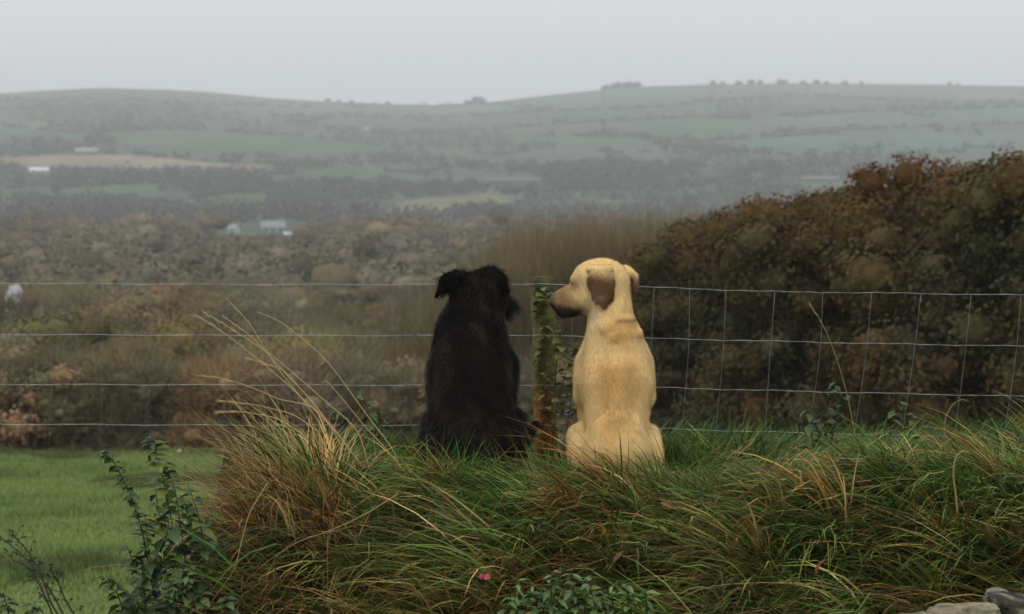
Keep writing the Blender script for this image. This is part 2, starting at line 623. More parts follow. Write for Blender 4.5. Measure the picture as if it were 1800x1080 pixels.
GREYB = np.array([0.062, 0.056, 0.046])
hedge_lines = [
    [(0, 178), (200, 176), (420, 186), (560, 190), (690, 188)], [(0, 224), (130, 234), (300, 228), (520, 240), (700, 262), (900, 292)],
    [(0, 248), (150, 246), (205, 255), (400, 262), (640, 272)], [(0, 272), (120, 270), (260, 273), (380, 285), (480, 290)],
    [(0, 296), (150, 297), (330, 298), (460, 301)], [(370, 180), (390, 200), (520, 207), (700, 209), (850, 205), (960, 197), (1160, 190), (1250, 178)],
    [(690, 188), (860, 184), (960, 196)], [(1060, 161), (1060, 186)], [(1240, 151), (1250, 180)], [(1250, 182), (1420, 169), (1560, 177), (1800, 183)],
    [(1300, 207), (1540, 197), (1800, 189)], [(1360, 234), (1560, 227), (1800, 218)], [(880, 253), (1000, 257), (1150, 255), (1260, 269), (1500, 277), (1700, 268)],
    [(960, 221), (1060, 215), (1240, 207), (1340, 211)], [(560, 227), (700, 237), (840, 229), (960, 221)], [(0, 333), (110, 331), (280, 323)],
    [(60, 356), (180, 347), (290, 334)], [(690, 333), (800, 331), (960, 325), (1140, 318)], [(680, 364), (730, 350), (870, 343), (1080, 333), (1180, 339), (1320, 309)],
    [(335, 351), (410, 341), (470, 339)], [(470, 327), (560, 319), (690, 300)], [(900, 240), (1100, 241), (1240, 250), (1460, 236)], [(1420, 149), (1420, 172)],
]
for k in range(34):
    a, b = 30 + (k * 53.7) % 1740, 192 + (k * 29.3) % 120
    L = 50 + (k * 17) % 70
    hedge_lines.append([(a, b), (a + L * .5, b + 2.5), (a + L, b + (k % 3 - 1) * 6)])
    if k % 2 == 0:
        hedge_lines.append([(a + L, b + (k % 3 - 1) * 6), (a + L + 14 - (k % 5) * 6, b + 11 + k % 6)])
hedge_geo = Geo()
for line in hedge_lines:
    pts = []
    for (a, b), (c, d) in zip(line[:-1], line[1:]):
        m = max(2, int(math.hypot(c - a, d - b) / 1.6))
        for k in range(m):
            t = (k + random.random()) / m
            if noise2(np.array([a + (c - a) * t]) * 0.05, np.array([b * 0.1]), 5)[0] < 0.28:
                continue
            if clear_of_barns(a + (c - a) * t, b + (d - b) * t):
                pts.append(ground(a + (c - a) * t, b + (d - b) * t + random.uniform(-0.4, 0.4)))
    if not pts:
        continue
    pts = np.array(pts)
    hs = 0.8 * RNG.uniform(2.2, 4.2, len(pts)) * np.where(RNG.random(len(pts)) < 0.14, 2.1, 1)
    cl = GREYB * RNG.uniform(0.7, 1.2, (len(pts), 1)) * (1 + 0.12 * RNG.normal(size=(len(pts), 3)))
    v, q, t, c = far_clumps(pts, hs, 9, 0.5, cl)
    hedge_geo.add(v, q, None, c)

kind(link('hedgerow_foliage', hedge_geo.mesh('hedgerow_foliage', M_FARLEAF)), 'stuff')

wood_patches = [   # (outline in photo pixels, trees, height)
    ([(0, 178), (200, 178), (370, 184), (380, 214), (300, 228), (180, 232), (60, 214), (0, 206)], 420, 7),
    ([(0, 262), (30, 244), (60, 238), (180, 262), (130, 272), (0, 274)], 110, 8), ([(150, 246), (200, 222), (260, 232), (200, 256)], 50, 9),
    ([(380, 205), (560, 210), (560, 230), (400, 226)], 90, 6), ([(560, 228), (860, 232), (1000, 246), (980, 262), (760, 262), (600, 244)], 300, 7),
    ([(480, 292), (700, 276), (900, 294), (1080, 282), (1240, 300), (1160, 318), (960, 314), (740, 290), (610, 292), (500, 304)], 520, 8),
    ([(0, 300), (150, 302), (470, 304), (470, 326), (330, 338), (280, 322), (0, 330)], 420, 8), ([(290, 338), (460, 320), (700, 322), (690, 350), (480, 366), (470, 340), (400, 344)], 420, 8),
    ([(700, 334), (960, 326), (1150, 320), (1080, 334), (870, 344), (720, 350)], 260, 8), ([(1160, 250), (1300, 262), (1400, 300), (1320, 310), (1180, 300)], 160, 7),
    ([(1250, 300), (1420, 280), (1600, 280), (1700, 300), (1500, 326), (1400, 320)], 240, 8), ([(1250, 160), (1400, 166), (1340, 200), (1260, 200)], 110, 6),
    ([(1560, 180), (1800, 184), (1800, 190), (1560, 196)], 70, 6),
    ([(880, 346), (1080, 340), (1200, 344), (1330, 326), (1420, 330), (1420, 352), (1180, 362), (1060, 352), (900, 362)], 260, 6),
    ([(860, 372), (1000, 366), (1180, 370), (1400, 356), (1400, 385), (860, 392)], 380, 7), ([(1080, 306), (1250, 316), (1400, 316), (1320, 330), (1140, 330)], 160, 6),
    ([(0, 356), (180, 352), (340, 366), (680, 372), (860, 366), (900, 390), (0, 392)], 620, 9),
]
for outline, cnt, hh in wood_patches:
    o = np.array(outline, float)
    pts = []
    while len(pts) < cnt:
        q = RNG.uniform(o.min(0), o.max(0), (cnt, 2))
        q = q[inside(o, q[:, 0], q[:, 1])]
        for a, b in q:
            b += 3
            if not clear_of_barns(a, b):
                cnt -= 1
                continue
            pts.append(ground(a, b))
            if len(pts) >= cnt:
                break
    if not pts:
        continue
    pts = np.array(pts)
    hs = RNG.uniform(0.6, 1.2, len(pts)) * hh * .8
    cl = np.where(RNG.random((len(pts), 1)) < 0.3, np.array([0.075, 0.065, 0.038]), np.array([0.066, 0.058, 0.050])) * RNG.uniform(0.65, 1.2, (len(pts), 1))
    v, q, t, c = far_clumps(pts, hs, 16, 0.34, cl)
    kind(link('hillside_woods', mesh('hillside_woods', v, q, M_FARLEAF, c)), 'stuff')

# ------------------------------------------------------------------ trees
def limbs(g, h, spread, nl, rad, col, up=0.5):
    """Trunk with tapering limbs into Geo g; returns limb tips."""
    tips = []
    top = np.array([random.uniform(-.1, .1) * h, random.uniform(-.1, .1) * h, h * 0.72])
    path = catmull([(0, 0, -0.4), (random.uniform(-.03, .03) * h, random.uniform(-.03, .03) * h, h * 0.3), top], 7)
    v, q, t = tube(path, np.linspace(rad, rad * 0.25, 7), 6)
    g.add(v, q, t, col)
    for k in range(nl):
        s = path[2 + k % 4]
        a = k * 2.4 + random.uniform(-.5, .5)
        e = s + np.array([math.cos(a) * spread * random.uniform(.5, .95), math.sin(a) * spread * random.uniform(.5, .95), h * random.uniform(.15, .4) * up * 2])
        e[2] = min(e[2], h * .93)
        mid = (s + e) / 2 + np.array([0, 0, h * 0.05])
        v, q, t = tube(catmull([s, mid, e], 5), np.linspace(rad * .45, rad * .1, 5), 4, False)
        g.add(v, q, None, col)
        tips.append(e)
    return tips


def crown_variant(h, w, n_leaf, leaf, seed, twiggy=False, base=0.25, lumps=14, pal=None, vary=0.35, toprust=0.0, heart=True):
    """Crown as leaf-sized faces gathered in uneven lumps, plus trunk mesh. Unit: metres."""
    random.seed(seed)
    tr = Geo()
    tips = limbs(tr, h, w * 0.5, 9, 0.03 * h, (0.07, 0.06, 0.05))
    g = Geo()
    cen, rad = [], []
    for k in range(lumps):
        a, r = random.uniform(0, 6.28), math.sqrt(random.random())
        zz = base + (1 - base) * random.random()
        env = math.sqrt(max(0.05, 1 - ((zz - 0.5) / 0.62) ** 2))
        cen.append((math.cos(a) * r * w * 0.38 * env, math.sin(a) * r * w * 0.38 * env, h * zz * 0.9))
        rad.append(w * random.uniform(0.14, 0.26))
    for e in tips:
        cen.append(tuple(e))
        rad.append(w * random.uniform(.12, .2))
    cen, rad = np.array(cen), np.array(rad)
    idx = RNG.choice(len(cen), n_leaf, p=rad ** 2 / (rad ** 2).sum())
    u = RNG.normal(size=(n_leaf, 3))
    u /= np.linalg.norm(u, axis=1)[:, None]
    rr = RNG.uniform(0.35, 1.08, n_leaf) ** 0.6
    pos = cen[idx] + u * (rad[idx] * rr)[:, None] * np.array([1, 1, 0.8])
    pos[:, 2] = np.maximum(pos[:, 2], 0.05)
    lump_t = RNG.uniform(1 - vary, 1 + vary, (len(cen), 1))
    pal = np.array(pal if pal is not None else [(1, 1, 1)], float)
    pick = RNG.integers(0, len(pal), len(cen))
    lump_t = lump_t * (1 + toprust * sstep(.55, .95, cen[:, 2] / h)[:, None] * np.array([.50, .16, -.2]))
    cc = pal[pick][idx] * lump_t[idx] * RNG.uniform(0.85, 1.15, (n_leaf, 1))
    ck = 0.40 if twiggy else 0.52
    core = rad > 0
    core_c = pal[pick] * lump_t
    if heart:
        g.add(*blob_faces(cen[core], rad[core] * ck, core_c[core]))
    if twiggy:
        d = u * 0.8 + np.array([0, 0, 0.45]) + RNG.normal(0, .45, (n_leaf, 3))
        d /= np.linalg.norm(d, axis=1)[:, None]
        L = leaf * RNG.uniform(1.5, 4.0, n_leaf)
        s = np.cross(d, RNG.normal(size=(n_leaf, 3)))
        s /= np.linalg.norm(s, axis=1)[:, None]
        wd = leaf * 0.10
        v = np.stack([pos - s * wd, pos + s * wd, pos + d * L[:, None] + s * wd * .2, pos + d * L[:, None] - s * wd * .2], 1).reshape(-1, 3)
        g.add(v, np.arange(n_leaf * 4).reshape(-1, 4), None, np.repeat(cc, 4, axis=0))
    else:
        v, q, t, c = cards(pos, leaf * RNG.uniform(0.6, 1.3, n_leaf), cc, 0.7, nrm=u)
        g.add(v, q, None, c)
    return tr.mesh('trunk', M_BARK), g.mesh('crown', M_CROWN, True)


def plant_tree(name, label, cat, group, variant, loc, s, rot, color):
    t = thing(name, label, cat, loc, group)
    t.scale = s if hasattr(s, '__len__') else (s, s, s)
    t.rotation_euler = (0, 0, rot)
    a = link('trunk', variant[0], t)
    b = link('crown', variant[1], t)
    b.color = (*color, 1)
    return t


PAL = [(1, 1, 1), (1.08, 1.0, 0.88), (0.92, 0.98, 0.95), (1.06, 0.94, 0.85)]
LEAFY = [crown_variant(8, 7.0, 26000, 0.175, 100 + k, False, 0.12, 30, PAL, 0.13) for k in range(4)]
TWIGGY = [crown_variant(8, 6.8, 20000, 0.18, 200 + k, True, 0.12, 30, PAL, 0.13) for k in range(4)]
KINDS = [
    ('leafy', (0.175, 0.142, 0.070), 'olive brown leafy autumn tree in the valley wood', 'olive brown trees in the valley wood'),
    ('twiggy', (0.205, 0.178, 0.112), 'grey brown half bare tree in the valley wood', 'half bare trees in the valley wood'),
    ('leafy', (0.128, 0.128, 0.068), 'dull green tree in the valley wood', 'dull green trees in the valley wood'),
    ('leafy', (0.190, 0.132, 0.060), 'rusty orange autumn tree in the valley wood', 'rusty orange trees in the valley wood'),
    ('twiggy', (0.170, 0.145, 0.098), 'dark bare twiggy tree in the valley wood', 'dark bare trees in the valley wood'),
]
HOUSES = [(412, 412), (480, 412), (505, 414), (24, 528)]
placed = []
random.seed(11)
cand = []
d = 47.0
while d < 250:
    step = 4.3 + d * 0.012
    pxw = 5.4 / d * FPX
    px = -330 + random.random() * pxw
    while px < 1330:
        cand.append((px + random.uniform(-.3, .3) * pxw, d + random.uniform(-.45, .45) * step))
        px += pxw
    d += step
for px, d in cand:
    if px > 1180 and d > 120:
        continue
    if d < 56 and noise2(np.array([px * 0.01]), np.array([d * 0.1]), 3)[0] < 0.35:
        continue
    placed.append((px, d))
random.shuffle(placed)
placed = sorted(placed, key=lambda a: a[1])[:296]
print('wood trees', len(placed), 'to', placed[-1][1])
WOOD_FAR = placed[-1][1]
for px, d in placed:
    x = (px - 900) / FPX * d
    z = float(z_valley(x, d))
    n = noise2(np.array([px * 0.012]), np.array([d * 0.03]), 77)[0]
    k = random.choices(range(5), [3.4, 3.0, 1.4, 0.7 + 1.5 * (n > .6), 1.5])[0]
    kd, c, lab, grp = KINDS[k]
    var = random.choice(LEAFY if kd == 'leafy' else TWIGGY)
    s = random.uniform(0.75, 1.2)
    if d < 66:
        s *= 0.62
    c = tuple(np.array(c) * .6 + np.array([.180, .152, .086]) * .4)
    if d < 95:
        c = tuple(np.array(c) * np.interp(d, [50, 95], [1.4, 1.1]) * np.array([.97, 1.02, 1.0]))
    cap = np.interp(d, [46, 60, 80, 110, 150, 200, 260], [655, 605, 560, 520, 480, 450, 425]) + random.uniform(-14, 40)
    if abs(px - 26) < 120 and d < 155:
        cap = max(cap, 548)
    if any(abs(px - hx) < 25 + 4.2 / d * FPX for hx, hy in HOUSES[:3]):
        cap = max(cap, 438)
    s = max(.3, min(s, (P(px, cap, d)[2] - z) / 8.4))
    c = tuple(np.array(c) * random.uniform(0.7, 1.35) * np.array([1, random.uniform(.93, 1.07), random.uniform(.85, 1.15)]))
    plant_tree('autumn_tree', lab, 'tree', grp, var, (x, d, z), (s * random.uniform(.9, 1.15), s * random.uniform(.9, 1.15), s * random.uniform(.85, 1.2)), random.uniform(0, 6.28), c)

# the far part of the valley wood: one mass
pts, cl, hcap = [], [], []
d = WOOD_FAR
while d < 600:
    step = 7.5
    pxw = 8.3 / d * FPX
    px = -300 + random.random() * pxw
    while px < 1350:
        q, dd = px + random.uniform(-.4, .4) * pxw, d + random.uniform(-.5, .5) * step
        if True:
            x = (q - 900) / FPX * dd
            near_house = any(abs(q - hx) < 20 + .62 * 9 / dd * FPX for hx, hy in HOUSES[:3])
            hcap.append(P(q, 411, dd)[2] - float(z_valley(x, dd)) if near_house else 99.0)
            pts.append((x, dd, float(z_valley(x, dd))))
            cl.append(np.array(random.choices([k[1] for k in KINDS], [3, 3, 1.5, .9, 1.5])[0]) * random.uniform(.75, 1.2))
        px += pxw
    d += step
pts, cl = np.array(pts), np.array(cl)
hs = np.clip(np.minimum(RNG.uniform(6.5, 12.0, len(pts)), np.array(hcap) / 1.12), 1.0, None)
cl = (cl * .5 + np.array([.145, .122, .076]) * .5) * .92 * RNG.uniform(.68, 1.32, (len(pts), 1))
fw = Geo()
for k in range(3):                                   # each far crown is a handful of lumps with leaf faces over them
    off = RNG.normal(0, .2, (len(pts), 3)) * np.array([1.1, 1.1, .5])
    off[:, 2] = .5 + off[:, 2] + .06 * k
    cc = cl * RNG.uniform(.88, 1.12, (len(pts), 1))
    ce, ra = pts + off * hs[:, None], hs * RNG.uniform(.25, .38, len(pts))
    fw.add(*blob_faces(ce, ra * .66, cc, n1=7, n2=5))
    per = 66
    u = RNG.normal(size=(len(pts) * per, 3))
    u[:, 2] = np.abs(u[:, 2]) - .25                  # the undersides never show from up here
    u /= np.linalg.norm(u, axis=1)[:, None]
    fw.add(*cards(np.repeat(ce, per, 0) + u * (np.repeat(ra, per) * RNG.uniform(.72, 1.25, len(u)))[:, None] * np.array([1, 1, .85]), RNG.uniform(.55, 1.0, len(u)), np.repeat(cc, per, 0) * RNG.uniform(.8, 1.2, (len(u), 1)), .7, nrm=u))
print('far wood trees', len(pts))
kind(link('far_woods', fw.mesh('far_woods', M_FARLEAF, True)), 'stuff')

# brown scrub along the bottom edge of the field
SCRUB = [crown_variant(1.6, 2.4, 8000, 0.085, 300 + k, k % 2 == 0, 0.05, 16, PAL) for k in range(4)]
for k in range(46):
    px = -120 + k * 25 + random.uniform(-10, 10)
    d = 38.5 + (k * 7 % 5) * 0.9 + random.uniform(-.4, .4)
    x = (px - 900) / FPX * d
    c = np.array(random.choice([(0.20, 0.158, 0.105), (0.175, 0.150, 0.10), (0.205, 0.145, 0.088), (0.145, 0.13, 0.075)])) * random.uniform(.8, 1.2)
    plant_tree('scrub_bush', 'brown bramble and bracken bush along the far field edge', 'bush', 'brown bushes along the far field edge', random.choice(SCRUB), (x, d, float(z_valley(x, d)) - .05), random.uniform(.75, 1.25), random.uniform(0, 6.28), c)

# willow scrub behind the dogs: thin upright twigs
def willow_variant(seed):
    random.seed(seed)
    st, tw = Geo(), Geo()
    for k in range(7):
        a = random.uniform(0, 6.28)
        r = random.uniform(.1, .9)
        path = catmull([(math.cos(a) * .2 * r, math.sin(a) * .2 * r, -.3), (math.cos(a) * r * .6, math.sin(a) * r * .6, 3), (math.cos(a) * r * 1.2, math.sin(a) * r * 1.2, 6.4)], 8)
        v, q, t = tube(path, np.linspace(.06, .012, 8), 5)
        st.add(v, q, t, (0.10, 0.085, 0.055))
    n = 4600
    a = RNG.uniform(0, 6.28, n)
    r = np.sqrt(RNG.random(n)) * 1.5
    z0 = RNG.uniform(0.4, 6.2, n)
    root = np.stack([np.cos(a) * r * .9, np.sin(a) * r * .9, z0], -1)
    cc = np.array([(1, 1, 1), (1.2, .95, .7), (.8, .85, .75)])[RNG.integers(0, 3, n)] * RNG.uniform(.7, 1.25, (n, 1))
    v, q, t, c = blades(root, RNG.uniform(.7, 2.0, n), a + RNG.normal(0, 1.2, n), RNG.uniform(.1, 1.1, n), RNG.uniform(-.3, .7, n), 0.017, cc, segs=2)
    tw.add(v, q, t, c)
    return st.mesh('trunk', M_BARK), tw.mesh('crown', M_CROWN)


WILLOW = [willow_variant(400 + k) for k in range(4)]
wil_px = np.array([700, 850, 900, 1000, 1100, 1200, 1300, 1360])
wil_py = np.array([560, 452, 392, 356, 360, 352, 372, 400])
random.seed(5)
for k in range(40):
    px = 740 + (k * 37 % 40) / 40 * 600 + random.uniform(-8, 8)
    d = 52 + (k % 5) * 2.2 + random.uniform(-.8, .8)
    x = (px - 900) / FPX * d
    zt = P(px, np.interp(px, wil_px, wil_py) + 70 * random.random() ** 1.6, d)[2]
    zg = float(z_valley(x, d))
    s = (zt - zg) / 7.6
    c = np.array(random.choice([(0.200, 0.170, 0.105), (0.17, 0.155, 0.095), (0.205, 0.155, 0.10)])) * random.uniform(.85, 1.15)
    plant_tree('willow_tree', 'slender willow with thin upright brown twigs behind the two dogs', 'willow', 'thin brown willows behind the dogs', random.choice(WILLOW), (x, d, zg), (random.uniform(.8, 1.1), random.uniform(.8, 1.1), s), random.uniform(0, 6.28), c)

# tall hawthorn hedge on the right
HPAL = [(0.88, 0.98, 0.95), (0.9, 1.0, 0.9), (1.0, 0.97, 0.85), (1.08, 0.95, 0.8), (1.18, 0.93, 0.75), (0.75, 0.84, 0.85)]
HAW = [crown_variant(4.6, 2.9, 28000, 0.082, 500 + k, False, 0.02, 40, HPAL, 0.20, 0.42) for k in range(4)]
hd_px = np.array([1140, 1200, 1250, 1300, 1400, 1500, 1560, 1620, 1700, 1760, 1800, 2100])
hd_py = np.array([560, 450, 390, 368, 348, 336, 312, 298, 286, 268, 268, 240])
random.seed(23)
for k in range(30):
    t = (k // 2) / 14.0
    back = k % 2
    x = 2.5 + 7.9 * t + random.uniform(-.2, .2)
    d = 34.5 - 11 * t + back * 2.2 + random.uniform(-.3, .3)
    px = 900 + x / d * FPX
    zt = P(px, np.interp(px, hd_px, hd_py) + random.uniform(-6, 14) - 4 * back, d)[2]
    zg = z_field(d) - .1
    s = (zt - zg) / 4.5
    c = np.array(random.choice([(0.076, 0.060, 0.030), (0.068, 0.060, 0.030), (0.084, 0.060, 0.028)])) * random.uniform(.85, 1.15)
    ords = ['first', 'second', 'third', 'fourth', 'fifth', 'sixth', 'seventh', 'eighth', 'ninth', 'tenth', 'eleventh', 'twelfth', 'thirteenth', 'fourteenth', 'fifteenth']
    lab = ('dark russet hawthorn in the rear row of the tall hedge' if back else ords[k // 2] + ' front hawthorn of the tall dark hedge, counted from its low end')
    plant_tree('hawthorn_tree', lab, 'hawthorn', 'hawthorns of the tall dark hedge', random.choice(HAW), (x, d, zg), (random.uniform(.85, 1.1), random.uniform(.85, 1.1), s), random.uniform(0, 6.28), c)

# trees on the skyline and standing alone on the hill
SKY_TREES = [
    (1064, 160, 15, 1), (1082, 160, 20, 1), (1102, 159, 20, 1), (1117, 158, 17, 1), (838, 184, 20, 2), (822, 185, 11, 2), (848, 183, 15, 2), (578, 182, 10, 3), (598, 184, 7, 3), (620, 185, 8, 3),
    (682, 187, 9, 4), (660, 187, 5, 4), (1252, 152, 12, 5), (1268, 152, 10, 5), (1296, 151, 12, 5), (1318, 151, 14, 5), (1334, 150, 11, 5), (1368, 150, 13, 6), (1378, 150, 11, 6), (1408, 150, 10, 6),
    (1432, 150, 12, 6), (1450, 150, 9, 6), (1482, 151, 10, 6), (1510, 151, 8, 6), (1664, 153, 9, 7), (1680, 153, 6, 7),
]
SKY_LAB = {1: ('tree in the round copse crowning the right hand skyline', 'trees of the round skyline copse'), 2: ('tree in the small clump at the dip in the skyline', 'trees at the dip in the skyline'),
           3: ('small tree on the falling skyline left of the dip', 'small trees on the falling skyline'), 4: ('lone bush on the skyline just left of the dip', 'lone bushes on the skyline'),
           5: ('tree in the line at the middle of the high right hand skyline', 'trees along the high skyline'), 6: ('scattered faint tree on the flat top of the high skyline', 'scattered trees on the flat hilltop'),
           7: ('faint small tree near the far right end of the skyline', 'faint trees at the right end of the skyline')}
for px, py, hpx, g in SKY_TREES:
    d = RIDGE_D - 6 + random.uniform(-5, 0)
    x = (px - 900) / FPX * d
    s = hpx / FPX * d / 8.0
    plant_tree('skyline_tree', SKY_LAB[g][0], 'tree', SKY_LAB[g][1], random.choice(LEAFY), (x, d, float(z_valley(x, d)) - 2.2 * s), (s * 1.3, s * 1.3, s * .85), random.uniform(0, 6.28), (0.085, 0.085, 0.075))
for px, py, hpx in [(790, 331, 20), (770, 340, 26), (820, 338, 22), (710, 342, 24), (670, 330, 18), (640, 345, 22), (750, 314, 14), (440, 332, 20), (420, 330, 18), (100, 342, 24), (1130, 246, 16), (1140, 248, 14), (1060, 222, 14), (60, 262, 18), (180, 238, 20)]:
    p = ground(px, py)
    s = hpx / FPX * p[1] / 8.0
    plant_tree('hedgerow_tree', 'dark hedgerow tree standing between the hazy far fields', 'tree', 'hedgerow trees between the far fields', random.choice(LEAFY), p, s, random.uniform(0, 6.28), (0.075, 0.072, 0.055))

# ------------------------------------------------------------------ far buildings
def boxv(x0, x1, y0, y1, z0, z1):
    v = np.array([(x, y, z) for z in (z0, z1) for y in (y0, y1) for x in (x0, x1)], float)
    q = [(0, 2, 3, 1), (4, 5, 7, 6), (0, 1, 5, 4), (1, 3, 7, 5), (3, 2, 6, 7), (2, 0, 4, 6)]
    return v, np.array(q)


def house(name, label, cat, px, py, d, w, dep, hw, hr, wallc, roofc, rot=0.0, windows=2, chimney=True, z=None):
    if d is None:
        loc = ground(px, py)
    else:
        loc = P(px, py, d)
        zg = float(z_valley(loc[0], loc[1]))
    r = thing(name, label, cat, loc)
    r.rotation_euler = (0, 0, rot)
    sink = 0.0 if d is None else max(0.0, loc[2] - zg) + .3
    v, q = boxv(-w / 2, w / 2, -dep / 2, dep / 2, -sink - .2, hw)
    v = np.vstack([v, [(-w / 2, 0, hw + hr), (w / 2, 0, hw + hr)]])
    link('wall', mesh('wall', v, [q, np.array([(4, 8, 6), (5, 7, 9)])], M_WALL, np.tile(wallc, (len(v), 1))), r)
    e = .35 if dep > 2 else .04
    v = np.array([(-w / 2 - e, -dep / 2 - e, hw - .1), (w / 2 + e, -dep / 2 - e, hw - .1), (w / 2 + e, 0, hw + hr + .12), (-w / 2 - e, 0, hw + hr + .12), (-w / 2 - e, dep / 2 + e, hw - .1), (w / 2 + e, dep / 2 + e, hw - .1)])
    v = np.vstack([v, v - np.array([0, 0, .1])])
    q = np.array([(0, 1, 2, 3), (3, 2, 5, 4), (6, 9, 8, 7), (9, 10, 11, 8), (0, 6, 7, 1), (4, 5, 11, 10)])
    rf = link('roof', mesh('roof', v, q, M_ROOF, np.tile(roofc, (12, 1))), r)
    if chimney:
        v, q = boxv(w * .3, w * .3 + .7, -.35, .35, hw + hr - .5, hw + hr + .9)
        link('chimney', mesh('chimney', v, q, M_WALL, np.tile((.3, .28, .26), (8, 1))), rf)
    for k in range(windows):
        x = -w / 2 + w * (k + .5) / windows
        v, q = boxv(x - .45, x + .45, -dep / 2 - .06, -dep / 2 + .05, hw * .45, hw * .45 + 1.1)
        link('window', mesh('window', v, q, M_GLASS), r)
    return r


WHITE, PALE = (0.55, 0.55, 0.54), (0.34, 0.34, 0.33)
house('farmhouse', 'pale farmhouse with grey roof among the wood in the valley', 'house', 480, 413, None, 8.2, 6.5, 2.8, 2.2, PALE, (0.24, 0.245, 0.26), 0.15, 3)
house('cottage', 'small whitewashed cottage beside a dark tree left of the farmhouse', 'house', 411, 412, None, 3.4, 4.5, 2.0, 1.6, WHITE, (0.25, 0.25, 0.26), -0.2, 1)
house('shed', 'low white shed at the right foot of the pale farmhouse', 'shed', 508, 416, None, 3.0, 3, .9, .6, WHITE, (.75, .75, .75), 0.1, 0, False)
house('barn', 'long grey barn beside the bare tan field on the hillside', 'barn', 152, 272, None, 16, 9, 2.4, 2.2, (.22, .23, .23), (.28, .29, .29), 0.1, 2, False)
house('barn', 'bright white roofed barn below the tan field at the left edge', 'barn', 70, 304, None, 12, 8, 1.7, 1.5, (.62, .62, .62), (.8, .81, .82), 0.05, 2, False)
house('barn', 'long low pale barn in the valley fields above the black dog', 'barn', 905, 322, None, 34, 9, 1.6, 1.3, (.11, .115, .115), (.13, .135, .14), 0.05, 4, False)
house('barn', 'long low pale shed above the hedge on the right', 'barn', 1440, 318, None, 25, 8, 1.2, 1.2, (.15, .155, .155), (.17, .175, .18), -0.03, 4, False)
house('cottage', 'tiny white cottage right of the long low shed above the hedge', 'house', 1505, 321, None, 6, 4, 1.2, 1.0, WHITE, (.65, .65, .66), 0.1, 1)
house('cottage', 'tiny white cottage alone high on the hazy hillside', 'house', 645, 228, None, 3.5, 3, 1.2, 1.0, WHITE, (.6, .6, .6), 0.2, 1, False)
house('cottage', 'white gabled cottage among trees at the left edge of the photo', 'house', 25, 529, 150, 2.4, 0.62, .62, .5, WHITE, (.4, .4, .4), 1.5, 0, False)

# ------------------------------------------------------------------ wire fence with its post
FD = 7.6
WX = np.array([-900, 0, 450, 955, 1140, 1360, 1530, 1800, 2600])
WY = [np.array([497, 498, 500.5, 500, 505, 513, 515, 519, 528.]), np.array([587, 588, 590, 590, 595, 600, 604, 609, 622.]),
      np.array([675, 676, 677, 678, 681, 687, 691, 697, 712.]), np.array([745, 746, 748, 748, 753, 760, 764, 770, 785.])]
fence = thing('wire_fence', 'galvanised wire stock fence running behind the two dogs', 'fence', P(955, 800, FD))
FO = np.array(fence.location)
for wy in WY:
    pxs = np.linspace(-880, 2580, 120)
    pts = np.array([P(a, np.interp(a, WX, wy) + 0.7 * math.sin(a * .031) + .5 * math.sin(a * .11), FD + 0.004 * math.sin(a * 0.05)) for a in pxs]) - FO
    v, q, t = tube(pts, 0.00095, 5)
    link('line_wire', mesh('line_wire', v, [q, t], M_WIRE, None, True), fence)
stay_px = [-75, 10, 95, 180, 262, 350, 436, 520, 606, 692, 778, 864, 1005, 1085, 1150, 1212, 1276, 1362, 1446, 1532, 1619, 1707, 1795, 1882, 1968]
for k, a in enumerate(stay_px):
    lean = np.interp(a, [0, 900, 1150, 1500, 1800], [-4, -4, -12, -26, -34]) + random.uniform(-4, 4)
    bow = random.uniform(-4, 4)
    pts = []
    for wy, t in zip(WY, (0, .36, .71, 1)):
        pts.append((a + lean * t ** 1.5 + bow * math.sin(t * 3.1), np.interp(a, WX, wy), FD))
    pts.append((pts[-1][0] - 3, pts[-1][1] + 45, FD))
    pp = catmull([P(*q) for q in pts], 14) - FO
    v, q, t = tube(pp, 0.0008 if a > 900 else 0.0004, 5)
    link('stay_wire', mesh('stay_wire', v, [q, t], M_STAY, None, True), fence)


def post_mesh(px, pytop, pybot, w):
    top, bot = P(px, pytop, FD + .055), P(px + 6, pybot, FD + .055)
    n = 30
    ts = np.linspace(0, 1, n)
    pts = bot + (top - bot) * ts[:, None]
    rad = w / 2 * (1 + .05 * np.sin(ts * 9) + .04 * np.sin(ts * 31))
    rad[-1] *= .86
    v, q, t = tube(pts, rad, 14)
    v += RNG.normal(0, .0012, v.shape)
    zz = np.clip((v[:, 2] - bot[2]) / (top[2] - bot[2]), 0, 1)
    n1 = noise3(v, 22, 3)
    green = np.array([0.080, 0.080, 0.022])
    rust = np.array([0.24, 0.105, 0.024])
    grey = np.array([0.15, 0.125, 0.055])
    c = green * (1 - n1)[:, None] + grey * n1[:, None]
    r = (np.exp(-((zz - .30) / .17) ** 2) * sstep(.28, .5, n1))[:, None]
    c = c * (1 - r) + rust * r
    c = np.where((zz > .93)[:, None], np.array([0.055, 0.058, 0.022]), c)
    return mesh('post', v - FO, [q, t], M_WOOD, c, True)


link('post', post_mesh(954, 487, 860, .094), fence)
link('post', post_mesh(-780, 470, 1050, .09), fence)
link('post', post_mesh(2480, 500, 860, .09), fence)

